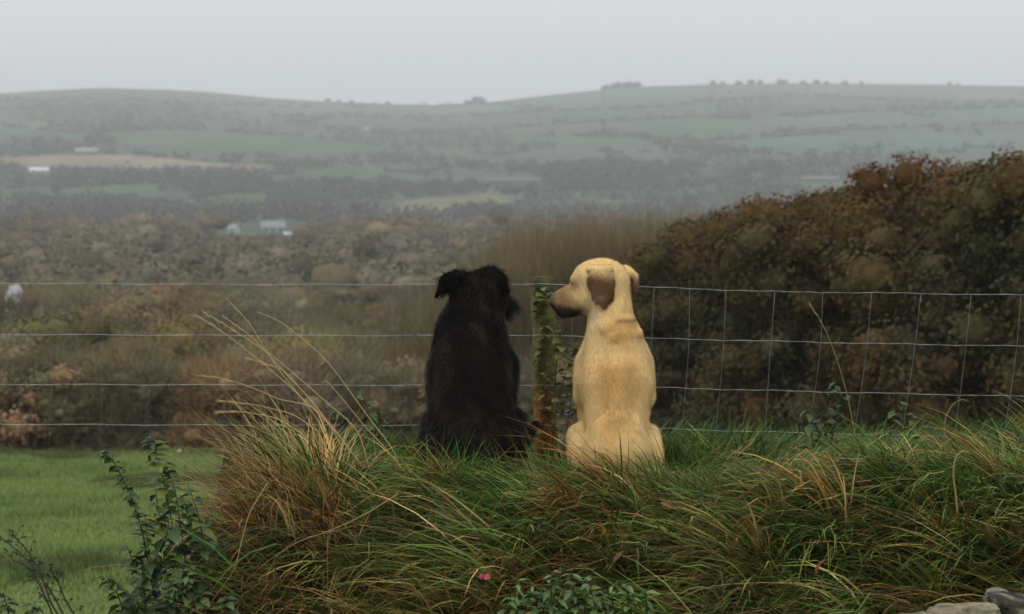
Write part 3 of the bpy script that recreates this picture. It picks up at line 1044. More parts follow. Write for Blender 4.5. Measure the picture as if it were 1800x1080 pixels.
# ------------------------------------------------------------------ leaves used on plants
def leaf_mesh(name, length, width, col, col2, fold=0.25, lobed=0.0, droop=0.2):
    n = 7
    ts = np.linspace(0, 1, n)
    wv = width * np.sin(np.pi * np.clip(ts, 0, 1) ** 0.8) * (1 + lobed * np.cos(ts * 14))
    v, c = [], []
    for t, w_ in zip(ts, wv):
        z = -droop * length * t * t
        v += [(length * t, -w_ / 2, z + fold * w_ / 2), (length * t, 0, z), (length * t, w_ / 2, z + fold * w_ / 2)]
        c += [col, col2, col]
    q = []
    for k in range(n - 1):
        q += [(3 * k, 3 * k + 1, 3 * k + 4, 3 * k + 3), (3 * k + 1, 3 * k + 2, 3 * k + 5, 3 * k + 4)]
    return mesh(name, np.array(v), np.array(q), M_LEAF, np.array(c), True)


LF_NETTLE = [leaf_mesh('leaf', .05, .028, c, np.array(c) * 1.25, .3, .12, .3) for c in [(0.045, 0.085, 0.022), (0.035, 0.068, 0.024), (0.065, 0.10, 0.022), (0.03, 0.055, 0.02)]]
LF_YELLOW = [leaf_mesh('leaf', .05, .03, c, np.array(c) * 1.2, .3, .12, .3) for c in [(0.12, 0.15, 0.03), (0.085, 0.13, 0.026)]]
LF_BROAD = [leaf_mesh('leaf', .062, .024, c, np.array(c) * 1.35, .3, .05, .35) for c in [(0.105, 0.185, 0.050), (0.080, 0.150, 0.040), (0.125, 0.205, 0.065), (0.055, 0.105, 0.030)]]
LF_IVY = [leaf_mesh('leaf', .042, .04, c, np.array(c) * 1.2, .2, .2, .2) for c in [(0.075, 0.095, 0.018), (0.11, 0.12, 0.022), (0.16, 0.14, 0.026), (0.045, 0.06, 0.016)]]
LF_RUST = [leaf_mesh('leaf', .05, .034, c, np.array(c) * 1.2, .3, .1, .3) for c in [(0.13, 0.055, 0.022), (0.09, 0.045, 0.02)]]


def leafy_plant(name, label, cat, stems, leaves, per_m, lscale=1.0, stemcol=(0.05, 0.055, 0.025), srad=.003, spread=0.9, tipyellow=0.0, group=None, taper=True):
    """stems: list of photo-space polylines [(px,py,d),...] root first; leaves become child objects."""
    base = P(*stems[0][0])
    r = thing(name, label, cat, base, group)
    for s in stems:
        pts = catmull([P(*q) for q in s], 14) - base
        v, q, t = tube(pts, np.linspace(srad, srad * .35, 14), 5)
        link('stem', mesh('stem', v, [q, t], M_BARK, np.tile(stemcol, (len(v), 1)), True), r)
        length = np.linalg.norm(np.diff(pts, axis=0), axis=1).sum()
        n = int(length * per_m)
        for k in range(n):
            u = (k + random.random()) / max(1, n)
            u = 0.12 + 0.88 * u
            p = pts[0] * 0
            fi = u * 13
            i = min(12, int(fi))
            p = pts[i] + (pts[i + 1] - pts[i]) * (fi - i)
            pool = leaves
            if tipyellow and random.random() < tipyellow * u:
                pool = LF_YELLOW
            o = link('leaf', random.choice(pool), r, p)
            a = k * 2.4 + random.uniform(-.5, .5)
            o.rotation_euler = (random.uniform(-.5, .5), random.uniform(-.5, .6) * spread, a)
            sc = lscale * random.uniform(.7, 1.25) * ((1.15 - .55 * u) if taper else 1)
            o.scale = (sc, sc, sc)
    return r


# ------------------------------------------------------------------ grass on the bank
DOGS = [(P(832, 830, 7.0)[0], 7.0, .24), (P(1082, 838, 7.0)[0], 7.0, .20)]


def bank_grass(n, region, L, a0, a1, w, palette, wts, dirf, spread, zoff=0.0, segs=4, keep=None, patch=None, jit=.4):
    x = RNG.uniform(region[0], region[1], n)
    y = RNG.uniform(region[2], region[3], n)
    m = (x + 0.155 * y) > (-0.10 if patch is None else patch)
    for dx, dy, r in DOGS:
        m &= ((x - dx) ** 2 + ((y - dy - .05) / 1.25) ** 2) > r * r
    if keep is not None:
        m &= keep(x, y)
    x, y = x[m], y[m]
    n = len(x)
    z = z_bank(x, y) - .015 + zoff
    clump = fbm(x * 3.2, y * 3.2, 91, 2)
    ang = dirf(x, y) + (noise2(x * 4.5, y * 4.5, 95) - .5) * 2 * spread + RNG.normal(0, jit, n)
    Ls = RNG.uniform(*L, n) * (0.7 + 0.65 * clump)
    palette = np.array(palette, float)
    cn = fbm(x * 2.6 + 7, y * 2.6, 97, 3)
    idx = RNG.choice(len(palette), n, p=np.array(wts) / sum(wts))
    c = palette[idx] * RNG.uniform(.45, 1.5, (n, 1)) * (0.55 + 0.9 * cn)[:, None]
    return blades(np.stack([x, y, z], -1), Ls, ang, RNG.uniform(*a0, n), RNG.uniform(*a1, n), RNG.uniform(*w, n), c, c * np.array([1.4, 1.3, 1.15]), segs)


GREENS = [(0.060, 0.115, 0.024), (0.080, 0.135, 0.034), (0.042, 0.085, 0.022), (0.11, 0.155, 0.055), (0.13, 0.13, 0.045)]
OLIVES = [(0.085, 0.085, 0.024), (0.12, 0.085, 0.026), (0.060, 0.075, 0.020), (0.17, 0.105, 0.034), (0.14, 0.064, 0.022)]
STRAWS = [(0.36, 0.25, 0.10), (0.26, 0.165, 0.06), (0.44, 0.33, 0.17), (0.24, 0.11, 0.035)]
ORANGE = [(0.27, 0.14, 0.034), (0.33, 0.20, 0.065), (0.17, 0.085, 0.025), (0.42, 0.29, 0.12), (0.09, 0.10, 0.025)]
left_down = lambda x, y: math.pi * 1.17 + 0 * x
both = lambda x, y: np.where(noise2(x * 2.6, y * 2.6, 12) > .48, 3.5, -.3)
front = lambda x, y: y < 6.78


def locks(n, region, per, rad, L, a0, a1, w, palettes, wts, dirf, spread, jit=.22, keep=None, patch=-.10, segs=5, hug=True, bright=(.5, 1.95)):
    """Tufts: each lock of blades shares one place, direction, bend, length and colour family."""
    x = RNG.uniform(region[0], region[1], n)
    y = RNG.uniform(region[2], region[3], n)
    m = (x + 0.155 * y) > patch
    if keep is not None:
        m &= keep(x, y)
    x, y = x[m], y[m]
    n = len(x)
    ang = dirf(x, y) + RNG.uniform(-1, 1, n) * spread
    LL, A0, A1 = RNG.uniform(*L, n), RNG.uniform(*a0, n), RNG.uniform(*a1, n)
    br = RNG.uniform(*bright, n)
    fam = RNG.choice(len(palettes), n, p=np.array(wts) / sum(wts))
    k = np.repeat(np.arange(n), RNG.integers(per[0], per[1], n))
    N = len(k)
    px, py = x[k] + RNG.normal(0, rad, N), y[k] + RNG.normal(0, rad, N)
    ok = np.ones(N, bool)
    for dx, dy, r in DOGS:
        ok &= ((px - dx) ** 2 + ((py - dy - .05) / 1.25) ** 2) > r * r
    k, px, py = k[ok], px[ok], py[ok]
    N = len(k)
    pal = np.array(palettes, float)
    c = pal[fam[k], RNG.integers(0, pal.shape[1], N)] * (br[k] * RNG.uniform(.7, 1.3, N))[:, None]
    return blades(np.stack([px, py, z_bank(px, py) - .015], -1), LL[k] * RNG.uniform(.6, 1.15, N), ang[k] + RNG.normal(0, jit, N), A0[k] + RNG.normal(0, .15, N), A1[k] + RNG.normal(0, .2, N), RNG.uniform(*w, N), c, c * np.array([1.35, 1.25, 1.1]), segs)


PG = [(0.046, 0.104, 0.018), (0.068, 0.130, 0.025), (0.034, 0.076, 0.015), (0.105, 0.155, 0.045)]
PY = [(0.115, 0.150, 0.030), (0.145, 0.150, 0.036), (0.085, 0.120, 0.024), (0.165, 0.165, 0.055)]
PO = [(0.110, 0.092, 0.022), (0.150, 0.100, 0.026), (0.080, 0.075, 0.018), (0.180, 0.115, 0.035)]
PR = [(0.190, 0.085, 0.024), (0.150, 0.075, 0.022), (0.240, 0.125, 0.036), (0.110, 0.060, 0.018)]
PS = [(0.36, 0.25, 0.10), (0.28, 0.175, 0.06), (0.44, 0.33, 0.17), (0.26, 0.16, 0.05)]
PALS = [PG, PY, PO, PR, PS]
G = Geo()
# short green turf on the crest around the dogs and out to the fence
G.add(*bank_grass(24000, (-0.9, 2.7, 6.45, 8.2), (.08, .18), (.1, .8), (.7, 1.8), (.003, .006), PG + PY[:1], (3, 3, 3, 1.5, 1), both, 1.2))
# lush tufts along the crest, some standing up in front of the dogs
G.add(*locks(420, (-0.75, 2.7, 6.3, 6.85), (14, 30), .03, (.18, .34), (.1, .7), (1.0, 2.0), (.005, .010), PALS, (6, 2, .5, .2, .3), both, 1.0, jit=.4))
G.add(*locks(130, (-0.55, 0.75, 6.52, 6.84), (9, 20), .035, (.20, .32), (.05, .5), (.5, 1.5), (.005, .010), PALS, (6, 2, .4, .1, .3), both, 1.2, jit=.6))
G.add(*locks(300, (0.6, 2.7, 6.5, 7.5), (14, 28), .03, (.18, .34), (.1, .8), (1.0, 2.0), (.005, .010), PALS, (6, 2, .6, .2, .4), both, 1.0, jit=.4))
kind(link('crest_grass', G.mesh('crest_grass', M_GRASS)), 'stuff')
G = Geo()
# long matted grass flopping down the front of the bank: sparse dark underlay, then broad-bladed locks over it
G.add(*bank_grass(24000, (-1.1, 2.7, 4.9, 6.6), (.15, .32), (.5, 1.2), (1.4, 2.1), (.003, .006), OLIVES + PG, (2, 3, 2, 2, 2, 2, 2, 2, 1), left_down, 1.0, keep=lambda x, y: (x > -.45) | (RNG.random(len(x)) < .5)))
G.add(*locks(760, (-0.85, 2.7, 4.95, 6.55), (12, 34), .035, (.27, .54), (.3, 1.0), (1.4, 2.2), (.006, .0125), PALS, (5.0, 3.8, 1.9, 1.3, 1.7), left_down, .75, jit=.2, keep=lambda x, y: (x > -.42) | (RNG.random(len(x)) < .3)))
G.add(*locks(420, (-0.45, 2.7, 5.8, 6.6), (12, 34), .035, (.22, .42), (.2, .9), (1.3, 2.2), (.006, .0125), PALS, (7, 3.4, .6, .3, .4), left_down, .9, jit=.25))
G.add(*locks(150, (-0.3, 2.7, 5.0, 6.5), (5, 14), .03, (.2, .36), (.1, .7), (1.0, 2.0), (.005, .009), PALS, (5, 3, 1, .6, .8), lambda x, y: 0 * x - .4, 1.2, jit=.3))
kind(link('matted_grass', G.mesh('matted_grass', M_GRASS)), 'stuff')
G = Geo()
# dead straw strands scattered over the bank
G.add(*bank_grass(2300, (-1.0, 2.6, 4.9, 6.6), (.2, .5), (.2, 1.2), (1.2, 2.2), (.002, .005), STRAWS, (3, 3, 1.6, 2), left_down, 1.1, segs=6, jit=.7))
# the straw tussock at the left end
tus = lambda x, y: (np.exp(-((x + .70) / .26) ** 2 - ((y - 6.4) / .40) ** 2) > RNG.random(len(x)) * .9)
G.add(*locks(520, (-1.15, -0.15, 5.8, 7.0), (8, 22), .03, (.14, .38), (.1, 1.0), (.9, 2.2), (.003, .0065), [ORANGE[:4], PS, PY, PR], (4, 2.4, 1.6, 1.2), lambda x, y: 2.9 + 0 * x, 1.3, keep=tus, patch=-.14, jit=.5))
G.add(*bank_grass(420, (-1.0, -0.2, 6.0, 6.9), (.3, .5), (.3, 1.0), (.8, 1.6), (.0025, .005), STRAWS, (3, 2, 3, 1), lambda x, y: 3.0 + 0 * x, .5, keep=tus, patch=-.14, jit=.35, segs=6))
G.add(*locks(260, (-1.1, -0.22, 5.1, 6.2), (8, 20), .03, (.2, .42), (.4, 1.3), (1.3, 2.3), (.003, .006), [ORANGE[:4], PS, PY, PR, PO], (3.5, 1.2, 1, 2, 2), lambda x, y: 3.5 + 0 * x, 1.2, patch=-.14, jit=.5, bright=(.35, 1.3)))
kind(link('dry_grass', G.mesh('dry_grass', M_STRAW)), 'stuff')

# short turf of the field
n = 140000
dd = 12.0 + 25.2 * RNG.random(n) ** .8
pp = RNG.uniform(-160, 560, n)
x = (pp - 900) / FPX * dd
z = zf_xy(x, dd)
c = field_col(x, dd) * RNG.uniform(.65, 1.35, (n, 1))
hgt = (.03 + .05 * fbm(x * 1.5, dd * 1.5, 44)) * (1 + 1.6 * sstep(.54, .64, fbm(x * .9, dd * .9, 46)))
v, q, t, cc = blades(np.stack([x, dd, z], -1), hgt, RNG.uniform(0, 6.28, n), RNG.uniform(0, .7, n), RNG.uniform(.3, 1.4, n), .006 + .0005 * dd, c, c * 1.15, 1)
m_ = 5200
d2 = RNG.uniform(35.6, 37.4, m_)
x2 = (RNG.uniform(-160, 560, m_) - 900) / FPX * d2
k2 = noise2(x2 * 1.7, d2 * .7, 83)
m_ = k2 > .38
d2, x2, k2 = d2[m_], x2[m_], k2[m_]
c2 = np.array([(.12, .15, .05), (.20, .16, .08), (.16, .12, .06)])[RNG.integers(0, 3, len(d2))] * RNG.uniform(.6, 1.3, (len(d2), 1))
v2, q2, t2, cc2 = blades(np.stack([x2, d2, zf_xy(x2, np.minimum(d2, 37)) - .03], -1), .05 + .32 * (k2 - .38) * RNG.uniform(.5, 1.3, len(d2)), RNG.uniform(0, 6.28, len(d2)), RNG.uniform(0, .5, len(d2)), RNG.uniform(.3, 1.2, len(d2)), .018, c2, c2 * 1.1, 1)
t = np.concatenate([t, t2 + len(v)])
v, cc = np.concatenate([v, v2]), np.concatenate([cc, cc2])
kind(link('field_grass', mesh('field_grass', v, [t], M_GRASS, cc)), 'stuff')

# ------------------------------------------------------------------ single stalks
def stalk(label, pts, head=0.09, group=None, col=(0.52, 0.38, 0.17), r=.0019, name='grass_stalk', cat='grass stalk', hc=None):
    base = P(*pts[0])
    root = thing(name, label, cat, base, group)
    path = catmull([P(*q) for q in pts], 26) - base
    v, q, t = tube(path, np.linspace(r, r * .45, 26), 5)
    link('stem', mesh('stem', v, [q, t], M_STRAW, np.tile(col, (len(v), 1)), True), root)
    if head:
        # feathery head along the last part of the stalk
        seg = path[-8:]
        n = 46
        u = RNG.random(n) * 6.99
        i = u.astype(int)
        p0 = seg[i] + (seg[i + 1] - seg[i]) * (u - i)[:, None]
        d = (seg[-1] - seg[0]) / np.linalg.norm(seg[-1] - seg[0])
        tip = p0 + d * head * RNG.uniform(.12, .4, (n, 1)) + RNG.normal(0, head * .05, (n, 3))
        s = np.cross(d, RNG.normal(size=(n, 3)))
        s *= .0014 / np.linalg.norm(s, axis=1)[:, None]
        v = np.stack([p0 - s, p0 + s, tip], 1).reshape(-1, 3)
        link('seed_head', mesh('seed_head', v, np.arange(n * 3).reshape(-1, 3), M_STRAW, np.tile(hc or np.array(col) * .95, (n * 3, 1))), root)
    return root


D0 = 6.35
def at(ptlist, d=D0, dd=0.0):
    return [(a, b, d + dd * k) for k, (a, b) in enumerate(ptlist)]


stalk('longest bleached grass stalk arching left from the straw tussock', at([(650, 830), (628, 759), (572, 706), (522, 662), (475, 623), (431, 594), (389, 567), (361, 551)]))
stalk('tall smooth stalk arching far above the right side of the tussock', at([(705, 830), (689, 789), (642, 726), (586, 649), (544, 606), (500, 571), (469, 555), (453, 550)], 6.4), .03)
stalk('straight bare stalk with a hooked tip right of the tussock', at([(710, 830), (678, 789), (644, 753), (617, 720), (580, 676), (571, 670), (566, 674)], 6.42), 0)
stalk('bleached stalk running just below the longest stalk', at([(640, 825), (590, 760), (531, 700), (475, 650), (442, 623), (403, 592), (364, 566), (348, 558)], 6.3))
stalk('stalk bending over level with the third wire', at([(620, 800), (580, 745), (544, 714), (494, 703), (456, 687), (417, 673), (378, 663), (352, 662)], 6.25))
stalk('short drooping stalk over the middle of the tussock', at([(630, 810), (564, 726), (531, 687), (500, 653), (470, 641), (442, 632)], 6.38))
stalk('low stalk lying nearly flat to the left under the third wire', at([(560, 760), (520, 732), (483, 720), (436, 710), (389, 705)], 6.25))
stalk('lowest level stalk at the left tip of the tussock', at([(540, 770), (490, 738), (444, 727), (420, 724), (386, 725)], 6.2))
stalk('thin steep stalk crossing the second wire above the tussock', at([(600, 800), (545, 720), (490, 650), (450, 587), (433, 562), (414, 542), (400, 527)], 6.45), .06)
stalk('thin stalk with pale tip just left of the second wire crossing', at([(610, 800), (560, 720), (500, 655), (450, 600), (420, 576), (392, 556)], 6.4), .05)
stalk('dead straw bent down over the dark hollow below the tussock', at([(700, 868), (640, 905), (575, 935), (520, 955), (455, 1000), (440, 1030)], 5.7), 0, r=.0012)
stalk('pale kinked straw hanging down at the left end of the bank', at([(470, 850), (440, 900), (425, 950), (412, 1000), (385, 1040), (360, 1075)], 5.65), 0, r=.0015)
stalk('orange straw slanting across the brown dead grass', at([(680, 850), (640, 880), (600, 905), (580, 902)], 5.9), 0, col=(.4, .2, .06), r=.0013)
stalk('long pale straw arching low across the bottom right of the bank', at([(1180, 1060), (1240, 1034), (1320, 1025), (1420, 1028), (1530, 1045), (1600, 1040)], 5.45), 0, r=.0012, col=(.36, .25, .12))
stalk('curved pale blade arching on the slope below the yellow dog', at([(1098, 965), (1105, 930), (1120, 902), (1140, 890), (1150, 889)], 5.85), 0, r=.0013, col=(.38, .29, .14))
stalk('tall green stem leaning left in front of the right hand fence', at([(1510, 850), (1503, 770), (1498, 738), (1488, 690), (1472, 635), (1455, 590), (1440, 560), (1424, 537)], 6.95), .05, col=(.26, .25, .09), r=.0022, name='tall_stem', cat='plant stem', hc=(.5, .44, .3))
stalk('pale hooked dead stem in the grass near the right edge', at([(1662, 775), (1660, 745), (1672, 715), (1690, 703), (1704, 707)], 6.6), 0, col=(.3, .24, .13), name='dry_stalk', cat='plant stem')
stalk('curled tan dead stem standing in the long grass at the right', at([(1683, 905), (1680, 870), (1676, 835), (1680, 805), (1694, 793), (1702, 797)], 6.0), 0, col=(.34, .25, .09), r=.004, name='dry_stalk', cat='plant stem')
for k, pl in enumerate([[(120, 1100), (95, 1050), (60, 1000), (30, 968), (0, 945)], [(115, 1100), (90, 1060), (72, 1010), (45, 965), (22, 940)], [(150, 1110), (118, 1060), (100, 1020), (85, 1000)], [(100, 1100), (75, 1040), (50, 1000), (22, 985)]]):
    r_ = stalk(['long dark twig arching to the bottom left corner', 'second dark twig beside the long one in the bottom left', 'short dark twig right of the arching twigs', 'low dark twig under the arching twigs at the left edge'][k],
               at(pl, 5.3 + .05 * k), 0, col=(.045, .038, .03), r=.0032, name='bare_twig', cat='twig')
    tw = Geo()
    pts = catmull([P(a, b, 5.3 + .05 * k) for a, b in pl], 20) - np.array(r_.location)
    for j in range(4, 19):
        e = pts[j] + np.array([random.uniform(-.035, .02), random.uniform(-.02, .02), random.uniform(.0, .035)])
        v, q, t = tube(catmull([pts[j], e], 4), np.linspace(.0013, .0005, 4), 4)
        tw.add(v, q, t, (.045, .038, .03))
        v, q, t, c = cards(np.repeat(e[None], 3, 0) + RNG.normal(0, .004, (3, 3)), .012, np.array([(.04, .045, .02)] * 3))
        tw.add(v, q, None, c)
    link('side_twigs', tw.mesh('side_twigs', M_BARK), r_)

# ------------------------------------------------------------------ plants
random.seed(31)
DN = 5.75
leafy_plant('nettle', 'bushy dark green nettle rising left of the straw tussock', 'plant',
            [at([(330, 1120), (315, 1000), (295, 880), (275, 800), (262, 770)], DN), at([(340, 1120), (330, 1020), (318, 930), (305, 850), (290, 815)], DN + .06), at([(350, 1120), (360, 1010), (352, 920), (330, 850)], DN - .05),
             at([(310, 1120), (280, 1040), (262, 970), (255, 905)], DN + .1), at([(350, 1120), (378, 1030), (385, 960), (370, 900)], DN + .1), at([(300, 1130), (290, 1020), (285, 930), (272, 860)], DN + .12), at([(325, 1130), (338, 1010), (340, 930), (318, 870)], DN + .16), at([(290, 1130), (265, 1050), (240, 1000), (222, 960)], DN + .1)], LF_NETTLE, 80, 1.28, tipyellow=.42)
leafy_plant('nettle', 'shadowy nettle filling the gap between the tall nettle and the bank', 'plant',
            [at([(370, 1130), (360, 1030), (345, 950), (325, 880)], 5.85), at([(395, 1130), (395, 1040), (388, 980), (380, 940)], 5.8), at([(340, 1130), (322, 1040), (300, 960), (285, 900)], 5.9), at([(300, 1130), (275, 1060), (250, 1010), (235, 985)], 5.85), at([(355, 1130), (340, 1050), (338, 990)], 5.7), at([(410, 1130), (415, 1060), (408, 1010)], 5.75), at([(315, 1130), (300, 1060), (292, 1000)], 5.7)], LF_NETTLE, 136, .9, tipyellow=.25)
leafy_plant('nettle', 'thin dark nettle sprout leaning left over the green field', 'plant',
            [at([(285, 1100), (262, 990), (240, 900), (215, 840), (190, 800), (178, 797)], DN + .1)], LF_NETTLE, 150, .8)
leafy_plant('weed_plant', 'low dark green leafy weed at the bottom left of the bank', 'plant',
            [at([(230, 1130), (215, 1070), (200, 1030), (185, 1015)], 5.5), at([(250, 1130), (255, 1060), (250, 1020), (240, 1000)], 5.5), at([(280, 1130), (300, 1060), (300, 1020)], 5.5), at([(330, 1130), (350, 1075), (355, 1040)], 5.5), at([(380, 1140), (395, 1080), (400, 1050)], 5.45), at([(265, 1130), (240, 1080), (225, 1040)], 5.45), at([(310, 1130), (325, 1060), (330, 1010)], 5.5)], LF_NETTLE, 150, 1.15)
leafy_plant('weed_plant', 'low bright weed in the bottom left corner under the dark twigs', 'plant',
            [at([(20, 1140), (15, 1080), (5, 1040)], 5.3), at([(40, 1140), (55, 1085), (60, 1060)], 5.3), at([(-10, 1140), (-20, 1080), (-30, 1030)], 5.3)], LF_NETTLE, 150, 1.15)
stems = []
for k in range(17):
    a = 890 + k * 16 + random.uniform(-8, 8)
    top = 1003 + 40 * abs((k - 7) / 9.0) ** 1.5 + random.uniform(-6, 26)
    stems.append([(a + random.uniform(-10, 10), 1150, 5.35 + .012 * (k % 5)), (a, (top + 1120) / 2, 5.33 + .012 * (k % 5)), (a + random.uniform(-14, 14), top, 5.31 + .012 * (k % 5))])
leafy_plant('mugwort_plant', 'clump of pale green leafy weed at the bottom centre of the bank', 'plant', stems, LF_BROAD, 78, .95, tipyellow=.08)
leafy_plant('dock_plant', 'broad leaved dark weed by the fence left of the tall green stem', 'plant',
            [at([(1440, 830), (1440, 760), (1455, 700), (1470, 672)], 7.2), at([(1435, 830), (1425, 750), (1420, 710)], 7.2), at([(1450, 830), (1470, 740), (1490, 690)], 7.2)], LF_NETTLE, 60, 1.25)
leafy_plant('dock_plant', 'drooping green weed by the fence right of the tall green stem', 'plant',
            [at([(1570, 830), (1565, 760), (1575, 720), (1595, 708)], 7.0), at([(1580, 830), (1600, 760), (1605, 725)], 7.0)], LF_NETTLE, 46, 1.1)
leafy_plant('bramble_plant', 'dark bramble sprig behind the right end of the straw tussock', 'plant',
            [at([(680, 840), (665, 760), (645, 715), (625, 690)], 7.1), at([(660, 840), (640, 780), (610, 740), (590, 720)], 7.1), at([(690, 840), (672, 760), (668, 725)], 7.1)], LF_NETTLE, 60, 1.15)
iv = [at([(968, 850), (950, 780), (962, 700), (945, 640), (960, 590), (948, 540), (955, 505)], FD - .01), at([(975, 850), (972, 760), (985, 690), (1000, 640), (1015, 612)], FD - .02), at([(985, 850), (996, 760), (1004, 700), (1010, 660)], FD - .02), at([(975, 700), (978, 640), (985, 600), (978, 560)], FD - .02)]
leafy_plant('ivy_plant', 'yellowing ivy climbing the mossy fence post between the dogs', 'ivy', iv, LF_IVY, 62, .85, stemcol=(.07, .05, .03), taper=False)


def lone_leaf(name, label, cat, px, py, d, length, width, col, rot, mat=M_LEAF):
    me = leaf_mesh('leaf_blade', length, width, col, tuple(np.array(col) * .7), .35, .05, .5)
    o = tag(link(name, me, None, P(px, py, d)), label, cat)
    o.rotation_euler = rot
    return o


lone_leaf('dead_leaf', 'dull red dock leaf standing upright in the lower right grass', 'leaf', 1434, 1010, 5.5, .05, .016, (.22, .05, .03), (0, -1.4, .4))
lone_leaf('dead_leaf', 'long reddish brown leaf lying flat in the grass right of the yellow dog', 'leaf', 1320, 824, 6.3, .17, .014, (.16, .06, .03), (.9, -.05, -.1))
lone_leaf('dead_leaf', 'rusty curled leaf in the brown grass below the yellow dog', 'leaf', 1078, 990, 5.6, .06, .014, (.15, .055, .025), (.4, -.9, .7))
lone_leaf('dead_leaf', 'orange leaf lying on the slope below right of the yellow dog', 'leaf', 1160, 884, 5.9, .045, .012, (.3, .12, .04), (.8, .15, -.3))
# pink flower
fl = thing('pink_flower', 'small pink campion flower low on the bank below the black dog', 'flower', P(852, 1012, 5.42))
pt = leaf_mesh('petal', .02, .016, (.62, .16, .17), (.55, .10, .12), .2, 0, .3)
pt.materials.clear()
pt.materials.append(M_PETAL)
for k in range(5):
    o = link('petal', pt, fl)
    o.rotation_euler = (1.2, .3, k * 1.2566)
v, q, t = tube(catmull([(0, 0, 0), (.01, .02, -.06), (.02, .04, -.16)], 6), .0012, 5)
link('stem', mesh('stem', v, [q, t], M_STRAW, np.tile((.06, .09, .03), (len(v), 1))), fl)

# ------------------------------------------------------------------ stones at the foot of the bank
def stone(label, px, py, d, size, seed, col, rot=0):
    n1, n2 = 48, 30
    th = np.linspace(0, 2 * math.pi, n1, endpoint=False)
    ph = np.linspace(-math.pi / 2, math.pi / 2, n2)
    T, F = np.meshgrid(th, ph)
    u = np.stack([np.cos(F) * np.cos(T), np.cos(F) * np.sin(T), np.sin(F)], -1).reshape(-1, 3)
    s = np.sign(u) * np.abs(u) ** .55
    s = s * (1 + .6 * (noise3(s + seed * 3.1, 2.1, seed)[:, None] - .5) + .25 * (noise3(s + seed, 6, seed)[:, None] - .5) + .10 * (noise3(s, 17, seed + 3)[:, None] - .5))
    v = s * np.array(size) / 2
    i = np.arange(n2 - 1)[:, None] * n1
    j = np.arange(n1)[None]
    k = (j + 1) % n1
    q = np.stack([i + j, i + k, i + n1 + k, i + n1 + j], -1).reshape(-1, 4)
    c = np.array(col) * (.75 + .5 * noise3(s, 4, seed + 2))[:, None]
    lich = sstep(.55, .7, noise3(s, 3, seed + 9))[:, None]
    c = c * (1 - .6 * lich) + np.array([.26, .25, .17]) * .6 * lich
    o = tag(link('bank_stone', mesh('bank_stone', v, q, M_STONE, c, True), None, P(px, py, d)), label, 'stone')
    o.rotation_euler = (random.uniform(-.2, .2), random.uniform(-.2, .2), rot)
    return o


stone('pale lichened flat stone at the foot of the bank', 1690, 1082, 5.2, (.16, .16, .06), 3, (.23, .20, .125), .3)
stone('dark grey stone in the bottom right corner of the bank', 1790, 1080, 5.28, (.20, .18, .10), 5, (.045, .042, .034), -.2)
stone('low mossy stone left of the pale stone', 1600, 1100, 5.2, (.16, .16, .06), 8, (.11, .11, .06), .1)
o = stone('tiny white stone at the far edge of the green field', 315, 794, 36.2, (.07, .07, .08), 11, (.5, .5, .47), 0)

# ------------------------------------------------------------------ dogs: one continuous surface each, from blended volumes
def sd_cone(p, a, b, r1, r2):
    a, b = np.array(a, float), np.array(b, float)
    ba = b - a
    h = np.clip(((p - a) @ ba) / (ba @ ba), 0, 1)
    return np.linalg.norm(p - a - h[..., None] * ba, axis=-1) - (r1 + (r2 - r1) * h)


def rotm(rx, ry, rz):
    cx, sx, cy, sy, cz, sz = math.cos(rx), math.sin(rx), math.cos(ry), math.sin(ry), math.cos(rz), math.sin(rz)
    return np.array([[cz, -sz, 0], [sz, cz, 0], [0, 0, 1]]) @ np.array([[cy, 0, sy], [0, 1, 0], [-sy, 0, cy]]) @ np.array([[1, 0, 0], [0, cx, -sx], [0, sx, cx]])


def sd_ell(p, c, r, rot=None):
    q = p - np.array(c, float)
    if rot is not None:
        q = q @ rotm(*rot)
    r = np.array(r, float)
    k0 = np.linalg.norm(q / r, axis=-1)
    k1 = np.linalg.norm(q / (r * r), axis=-1)
    return k0 * (k0 - 1) / (k1 + 1e-9)


def smin(a, b, k):
    h = np.clip(.5 + .5 * (b - a) / k, 0, 1)
    return b + (a - b) * h - k * h * (1 - h)


def field_sdf(prims, p):
    d = None
    for pr in prims:
        k = pr[-1]
        if pr[0] == 'c':
            e = sd_cone(p, pr[1], pr[2], pr[3], pr[4])
        else:
            e = sd_ell(p, pr[1], pr[2], pr[3])
        d = e if d is None else smin(e, d, k)
    return d


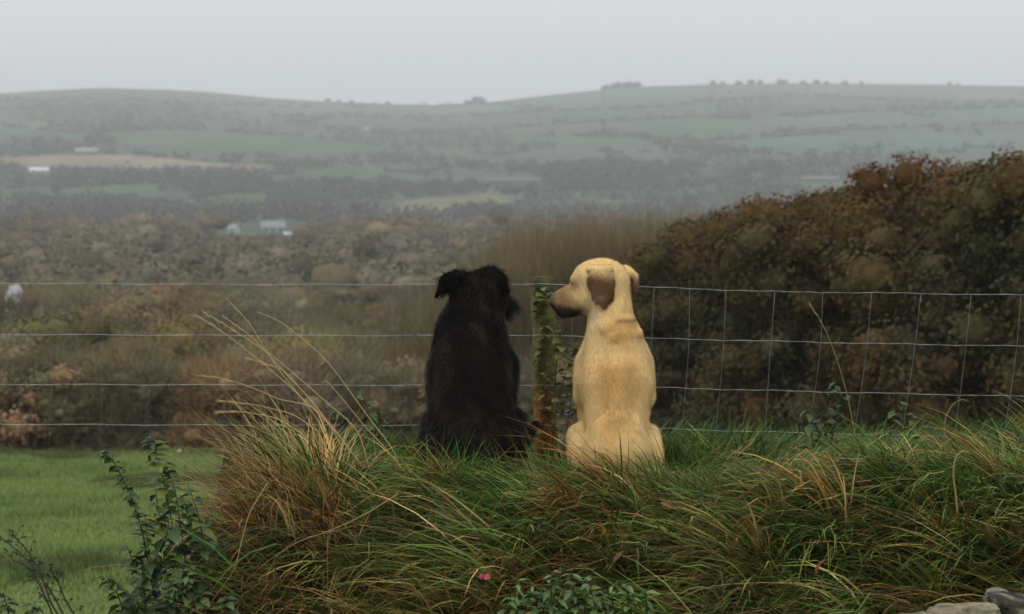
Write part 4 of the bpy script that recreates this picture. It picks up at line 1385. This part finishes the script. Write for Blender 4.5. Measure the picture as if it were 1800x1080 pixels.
def surface_nets(F, org, h):
    s = F < 0
    nx, ny, nz = F.shape
    cnt = np.zeros((nx - 1, ny - 1, nz - 1))
    acc = np.zeros((nx - 1, ny - 1, nz - 1, 3))
    cor = [(i, j, k) for i in (0, 1) for j in (0, 1) for k in (0, 1)]

    def cut(a, c):
        return a[c[0]:nx - 1 + c[0], c[1]:ny - 1 + c[1], c[2]:nz - 1 + c[2]]
    for a in cor:
        for ax in range(3):
            if a[ax]:
                continue
            b = list(a)
            b[ax] = 1
            fa, fb = cut(F, a), cut(F, b)
            m = (fa < 0) != (fb < 0)
            t = np.where(m, fa / np.where(m, fa - fb, 1), 0)
            for x in range(3):
                acc[..., x] += m * (a[x] + (t if x == ax else 0))
            cnt += m
    act = cnt > 0
    idx = -np.ones(act.shape, np.int64)
    idx[act] = np.arange(act.sum())
    cells = np.argwhere(act)
    verts = (cells + acc[act] / cnt[act][:, None]) * h + org
    quads = []
    for ax in range(3):
        sl0 = [slice(1, -1)] * 3
        sl1 = [slice(1, -1)] * 3
        sl0[ax] = slice(0, -1)
        sl1[ax] = slice(1, None)
        a, b = s[tuple(sl0)], s[tuple(sl1)]
        off = np.array([1, 1, 1])
        off[ax] = 0
        u, w = (ax + 1) % 3, (ax + 2) % 3
        for flip, m in ((False, a & ~b), (True, ~a & b)):
            e = np.argwhere(m) + off
            if not len(e):
                continue
            du, dw = np.zeros(3, int), np.zeros(3, int)
            du[u] = 1
            dw[w] = 1
            g = lambda c: idx[c[:, 0], c[:, 1], c[:, 2]]
            q = [g(e - du - dw), g(e - dw), g(e), g(e - du)]
            if flip:
                q = q[::-1]
            quads.append(np.stack(q, -1))
    return verts, np.concatenate(quads)


def vnormals(v, q):
    n = np.zeros_like(v)
    fn = np.cross(v[q[:, 2]] - v[q[:, 0]], v[q[:, 3]] - v[q[:, 1]])
    for k in range(4):
        np.add.at(n, q[:, k], fn)
    return n / (np.linalg.norm(n, axis=1)[:, None] + 1e-12)


def dog_body(prims, lo, hi, h=.0055):
    ax = [np.arange(lo[k], hi[k] + h, h) for k in range(3)]
    g = np.stack(np.meshgrid(*ax, indexing='ij'), -1)
    F = field_sdf(prims, g)
    v, q = surface_nets(F, np.array(lo, float), h)
    return v, q, vnormals(v, q)


def fur(v, q, n, cols, count, L, w, comb, spread, lift, clump=0.0, cs=30.0):
    area = np.linalg.norm(np.cross(v[q[:, 2]] - v[q[:, 0]], v[q[:, 3]] - v[q[:, 1]]), axis=1)
    f = RNG.choice(len(q), count, p=area / area.sum())
    wt = RNG.dirichlet((1, 1, 1, 1), count)
    p = (v[q[f]] * wt[..., None]).sum(1)
    nr = (n[q[f]] * wt[..., None]).sum(1)
    nr /= np.linalg.norm(nr, axis=1)[:, None]
    c = (cols[q[f]] * wt[..., None]).sum(1) * RNG.uniform(.75, 1.3, (count, 1))
    kx, ky, kb = noise3(p, cs, 61), noise3(p, cs, 67), noise3(p, cs * .8, 71)
    c = c * (1 + clump * 2.2 * (kb - .5))[:, None]
    cm = comb(p) + RNG.normal(0, spread, (count, 3)) + clump * 3.0 * np.stack([kx - .5, ky - .5, 0 * kx], -1)
    cm -= (cm * nr).sum(1)[:, None] * nr
    cm /= np.linalg.norm(cm, axis=1)[:, None] + 1e-9
    LL = RNG.uniform(*L, count)[:, None]
    s = np.cross(cm, nr) * w
    p0 = p - nr * .002
    p1 = p + cm * LL * .5 + nr * LL * lift
    p2 = p + cm * LL + nr * LL * lift * 1.1
    V = np.stack([p0 - s, p0 + s, p1 - s * .7, p1 + s * .7, p2], 1).reshape(-1, 3)
    b = np.arange(count)[:, None] * 5
    return V, b + np.array([[0, 1, 3, 2]]), b + np.array([[2, 3, 4]]), np.repeat(c, 5, axis=0)


def ball(c, r, n1=12, n2=8):
    th = np.linspace(0, 2 * math.pi, n1, endpoint=False)
    ph = np.linspace(-math.pi / 2, math.pi / 2, n2)
    T, F = np.meshgrid(th, ph)
    v = np.stack([np.cos(F) * np.cos(T), np.cos(F) * np.sin(T), np.sin(F)], -1).reshape(-1, 3) * np.array(r) + np.array(c)
    i = np.arange(n2 - 1)[:, None] * n1
    j = np.arange(n1)[None]
    k = (j + 1) % n1
    return v, np.stack([i + j, i + k, i + n1 + k, i + n1 + j], -1).reshape(-1, 4)


# --- yellow dog (local: x right, y away from the camera, z up; 1 m = 480 photo pixels)
hy = lambda x: 0.09 + (-.05 - x) * .42             # depth of points along the turned head's midline
YD = [
    ('c', (0, -.06, .13), (0, .02, .33), .112, .122, .03),
    ('c', (0, .03, .35), (-.004, .06, .50), .128, .096, .04),
    ('e', (0, .07, .345), (.140, .15, .115), (-.15, 0, 0), .03),
    ('e', (-.070, .025, .455), (.044, .05, .10), (-.3, .28, .2), .022),
    ('e', (.066, .025, .455), (.044, .05, .10), (-.3, -.28, -.2), .022),
    ('e', (-.082, .10, .43), (.055, .07, .10), (0, .25, 0), .025), ('e', (.082, .10, .43), (.055, .07, .10), (0, -.25, 0), .025),
    ('e', (0, -.090, .105), (.135, .120, .105), None, .03),
    ('c', (-.108, -.055, .085), (-.128, .10, .130), .074, .050, .018), ('c', (.102, -.055, .085), (.122, .10, .130), .072, .050, .026),
    ('c', (-.125, .10, .135), (-.13, .02, .05), .048, .028, .02), ('c', (.122, .10, .135), (.13, .02, .05), .048, .028, .02),
    ('c', (-.13, .0, .032), (-.135, .13, .025), .03, .03, .015), ('c', (.13, .0, .032), (.135, .13, .025), .03, .03, .015),
    ('c', (-.094, .13, .40), (-.114, .09, .285), .052, .041, .03), ('c', (.094, .13, .40), (.112, .09, .285), .052, .042, .03),
    ('c', (-.112, .10, .27), (-.092, .17, .04), .032, .024, .012), ('c', (.108, .10, .27), (.092, .17, .04), .032, .024, .012),
    ('e', (-.10, .19, .022), (.032, .045, .022), None, .012), ('e', (.10, .19, .022), (.032, .045, .022), None, .012),
    ('c', (.02, -.16, .035), (.13, -.10, .025), .030, .022, .02), ('c', (.13, -.10, .025), (.18, .06, .02), .022, .01, .015),
    # hips and the spine's ridge
    ('e', (-.055, -.140, .185), (.032, .022, .045), None, .05), ('e', (.055, -.140, .185), (.032, .022, .045), None, .05),
    ('c', (0, -.125, .24), (0, -.085, .40), .03, .03, .05),
    ('c', (-.002, .045, .52), (-.014, .075, .63), .086, .068, .045), ('c', (-.014, .075, .63), (-.016, .09, .71), .068, .068, .03),
    ('c', (-.02, .12, .5), (-.045, .12, .63), .078, .056, .04),
    ('e', (-.050, .095, .714), (.098, .078, .090), (0, -.12, -.4), .03),
    ('e', (-.098, hy(-.098), .724), (.060, .060, .060), None, .025),
    ('e', (-.098, hy(-.098) - .012, .660), (.060, .060, .050), None, .025),
    ('c', (-.125, hy(-.125), .676), (-.206, hy(-.206), .640), .050, .037, .016),
    ('c', (-.12, hy(-.12), .632), (-.190, hy(-.19), .604), .040, .026, .018),
    ('e', (-.184, hy(-.184) - .024, .616), (.038, .016, .030), (0, .35, 0), .010), ('e', (-.166, hy(-.166) + .025, .616), (.038, .018, .030), (0, .35, 0), .010),
    ('e', (-.150, hy(-.150) - .030, .730), (.019, .016, .011), (0, -.5, 0), .010), ('e', (-.131, hy(-.131) + .036, .730), (.019, .016, .011), (0, -.5, 0), .010),
    # roll of skin over the shoulders
    ('c', (-.040, -.022, .548), (.052, .004, .566), .022, .020, .009),
    ('c', (-.01, -.036, .522), (.080, .008, .532), .022, .020, .010),
]
Y_EARS = [
    ('c', (-.094, .028, .765), (-.025, .006, .768), .015, .016, .006),
    ('e', (-.056, .002, .722), (.054, .013, .052), (0.10, .05, .05), .007),
    ('e', (-.050, -.004, .682), (.045, .012, .050), (0.05, .12, .05), .007),
    ('c', (-.050, -.004, .655), (-.044, -.004, .632), .020, .010, .007),
    ('e', (.056, .115, .752), (.034, .03, .015), (0, .75, 0), .008), ('e', (.077, .115, .708), (.012, .03, .040), (0, .10, 0), .008),
]
v, q, nrm = dog_body(YD + Y_EARS, (-.30, -.32, -.03), (.26, .34, .86))
dE = field_sdf(Y_EARS, v)
pale, tan, ear, dark = np.array([.76, .535, .24]), np.array([.55, .31, .096]), np.array([.115, .050, .018]), np.array([.016, .011, .010])
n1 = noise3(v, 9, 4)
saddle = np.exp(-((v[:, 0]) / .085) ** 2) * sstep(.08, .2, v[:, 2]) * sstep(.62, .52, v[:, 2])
fold = np.exp(-((v[:, 2] - .545) / .03) ** 2) * (v[:, 1] < .08)  # shade in the shoulder fold, painted as deeper tan
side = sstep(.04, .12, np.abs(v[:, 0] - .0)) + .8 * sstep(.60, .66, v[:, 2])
hump_light = np.exp(-((v[:, 2] - .475) / .045) ** 2) * sstep(.11, .05, np.abs(v[:, 0]))  # highlight on the upper back, painted into the coat
under = np.exp(-((v[:, 2] - .405) / .05) ** 2) * sstep(.12, .05, np.abs(v[:, 0] - .01))  # shading below the shoulder blades, painted as deeper tan
mixt = np.clip(.28 + .50 * saddle + .30 * fold + .24 * under - .40 * hump_light + .6 * (n1 - .5) - .35 * side, 0, 1)[:, None]  # coat markings together with the painted body shading
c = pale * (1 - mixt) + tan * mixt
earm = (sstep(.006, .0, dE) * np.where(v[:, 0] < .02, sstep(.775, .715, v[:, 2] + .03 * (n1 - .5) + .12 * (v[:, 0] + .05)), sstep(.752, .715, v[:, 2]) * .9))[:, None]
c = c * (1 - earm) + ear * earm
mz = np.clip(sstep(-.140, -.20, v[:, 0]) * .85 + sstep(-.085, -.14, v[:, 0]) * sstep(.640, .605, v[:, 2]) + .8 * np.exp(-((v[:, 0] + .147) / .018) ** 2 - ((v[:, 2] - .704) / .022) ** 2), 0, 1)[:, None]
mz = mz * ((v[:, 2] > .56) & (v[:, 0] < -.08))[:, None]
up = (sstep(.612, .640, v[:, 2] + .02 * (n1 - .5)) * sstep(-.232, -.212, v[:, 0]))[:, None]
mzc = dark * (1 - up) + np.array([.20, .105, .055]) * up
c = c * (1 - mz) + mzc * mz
crease_shade = (np.exp(-((v[:, 2] - .578 - .1 * (v[:, 0] - .04) ** 2) / .009) ** 2) * sstep(-.015, .01, v[:, 0]) * (v[:, 1] < .07))[:, None]  # dark line painted where the neck skin creases into shade
c = c * (1 - .8 * crease_shade) + np.array([.20, .09, .03]) * .8 * crease_shade
neck_light = (np.exp(-((v[:, 2] - .585) / .06) ** 2) * sstep(-.02, -.08, v[:, 0]) * sstep(-.13, -.105, v[:, 0]) * (v[:, 1] < .12))[:, None]  # cream highlight painted on the lit left of the neck
c = c * (1 - .5 * neck_light) + np.array([.86, .72, .46]) * .5 * neck_light
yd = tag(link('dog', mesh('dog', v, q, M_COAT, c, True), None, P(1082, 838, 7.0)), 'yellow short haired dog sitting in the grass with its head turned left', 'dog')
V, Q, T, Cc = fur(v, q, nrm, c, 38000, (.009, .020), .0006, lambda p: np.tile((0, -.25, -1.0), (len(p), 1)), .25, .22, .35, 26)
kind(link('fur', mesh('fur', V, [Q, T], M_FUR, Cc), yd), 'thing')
for ex, ey in ((-.152, hy(-.152) - .040), (-.138, hy(-.138) + .044)):
    ev, eq = ball((ex, ey, .709), (.010, .010, .009))
    link('eye', mesh('eye', ev, eq, M_EYE, None, True), yd)
ev, eq = ball((-.236, hy(-.236) - .002, .658), (.016, .02, .014))
link('nose', mesh('nose', ev, eq, M_NOSE, None, True), yd)

# --- black dog
BD = [
    ('c', (-.002, -.05, .13), (-.016, .03, .36), .168, .144, .03),
    ('c', (-.014, .03, .36), (-.010, .06, .50), .142, .120, .05),
    ('c', (-.010, .06, .50), (.008, .085, .61), .118, .100, .045),
    ('e', (0, .11, .36), (.14, .15, .19), (-.15, 0, 0), .05),
    ('e', (0, -.09, .11), (.17, .13, .12), None, .05),
    ('c', (-.115, -.05, .10), (-.135, .10, .17), .085, .06, .03), ('c', (.112, -.05, .10), (.135, .10, .17), .085, .06, .03),
    ('c', (-.135, .02, .035), (-.14, .14, .028), .036, .034, .015), ('c', (.135, .02, .035), (.14, .14, .028), .036, .034, .015),
    ('c', (-.11, .13, .38), (-.09, .18, .04), .06, .03, .03), ('c', (.11, .13, .38), (.10, .18, .04), .06, .03, .03),
    ('e', (-.09, .20, .025), (.036, .05, .025), None, .012), ('e', (.10, .20, .025), (.036, .05, .025), None, .012),
    ('c', (.05, -.12, .06), (.20, .05, .13), .04, .022, .02), ('c', (.20, .05, .13), (.232, .08, .17), .022, .012, .015),
    ('e', (.022, .12, .655), (.098, .10, .078), (0, .15, .3), .04),
    ('c', (.06, .17, .625), (.128, .235, .588), .058, .036, .03),
    ('e', (.145, .24, .572), (.026, .03, .026), None, .02),
]
B_EARS = [
    ('c', (-.040, .09, .722), (-.066, .06, .728), .020, .020, .008),
    ('e', (-.092, .045, .700), (.044, .012, .036), (0, -.75, .2), .006), ('c', (-.104, .045, .688), (-.140, .04, .646), .022, .005, .006),
    ('c', (.040, .09, .715), (.075, .065, .745), .034, .016, .010), ('e', (.070, .050, .705), (.046, .014, .050), (0, -.25, -.15), .010), ('c', (.10, .055, .715), (.128, .06, .665), .022, .01, .010),
]
v, q, nrm = dog_body(BD + B_EARS, (-.27, -.30, -.03), (.28, .34, .82), .006)
n1 = noise3(v, 16, 14)
c = np.array([.004, .0034, .0034]) * (1 - n1)[:, None] + np.array([.010, .0075, .0062]) * n1[:, None]
streak = sstep(.56, .75, noise3(v * np.array([1, 1, .4]), 38, 24))[:, None]
c = c * (1 - .55 * streak) + np.array([.024, .016, .012]) * .55 * streak
chin = (np.exp(-((v[:, 0] - .158) / .018) ** 2 - ((v[:, 2] - .556) / .02) ** 2))[:, None]
c = c * (1 - chin) + np.array([.17, .16, .15]) * chin
bd = tag(link('dog', mesh('dog', v, q, M_BLACK, c, True), None, P(832, 830, 7.0)), 'shaggy black brindle dog with folded ears sitting with its back turned', 'dog')
V, Q, T, Cc = fur(v, q, nrm, c * 1.75, 36000, (.014, .036), .0009, lambda p: np.stack([p[:, 0] * .8, np.full(len(p), -.3), np.full(len(p), -1.0)], -1), .3, .3, .8, 24)  # fur colour raised above the skin's to paint in a sheen
kind(link('fur', mesh('fur', V, [Q, T], M_BFUR, Cc), bd), 'thing')
for ex, ey in ((.055, .215), (.115, .165)):
    ev, eq = ball((ex, ey, .655), (.011, .011, .010))
    link('eye', mesh('eye', ev, eq, M_EYE, None, True), bd)
ev, eq = ball((.155, .268, .592), (.018, .016, .014))
link('nose', mesh('nose', ev, eq, M_NOSE, None, True), bd)

# ------------------------------------------------------------------ drizzle haze over the valley
hz = bpy.data.materials.new('haze')
hz.use_nodes = True
hz.node_tree.nodes.clear()
ho = hz.node_tree.nodes.new('ShaderNodeOutputMaterial')
hv = hz.node_tree.nodes.new('ShaderNodeVolumePrincipled')
hv.inputs['Color'].default_value = (0.92, 0.95, 0.985, 1)
hv.inputs['Density'].default_value = 0.00037
hz.node_tree.links.new(hv.outputs[0], ho.inputs['Volume'])
v, q = boxv(-4700, 4700, -60, 3500, -62, 165)
kind(link('haze', mesh('haze', v, q, hz)), 'stuff')
print('tris', sum(len(p.vertices) - 2 for m in bpy.data.meshes for p in m.polygons))
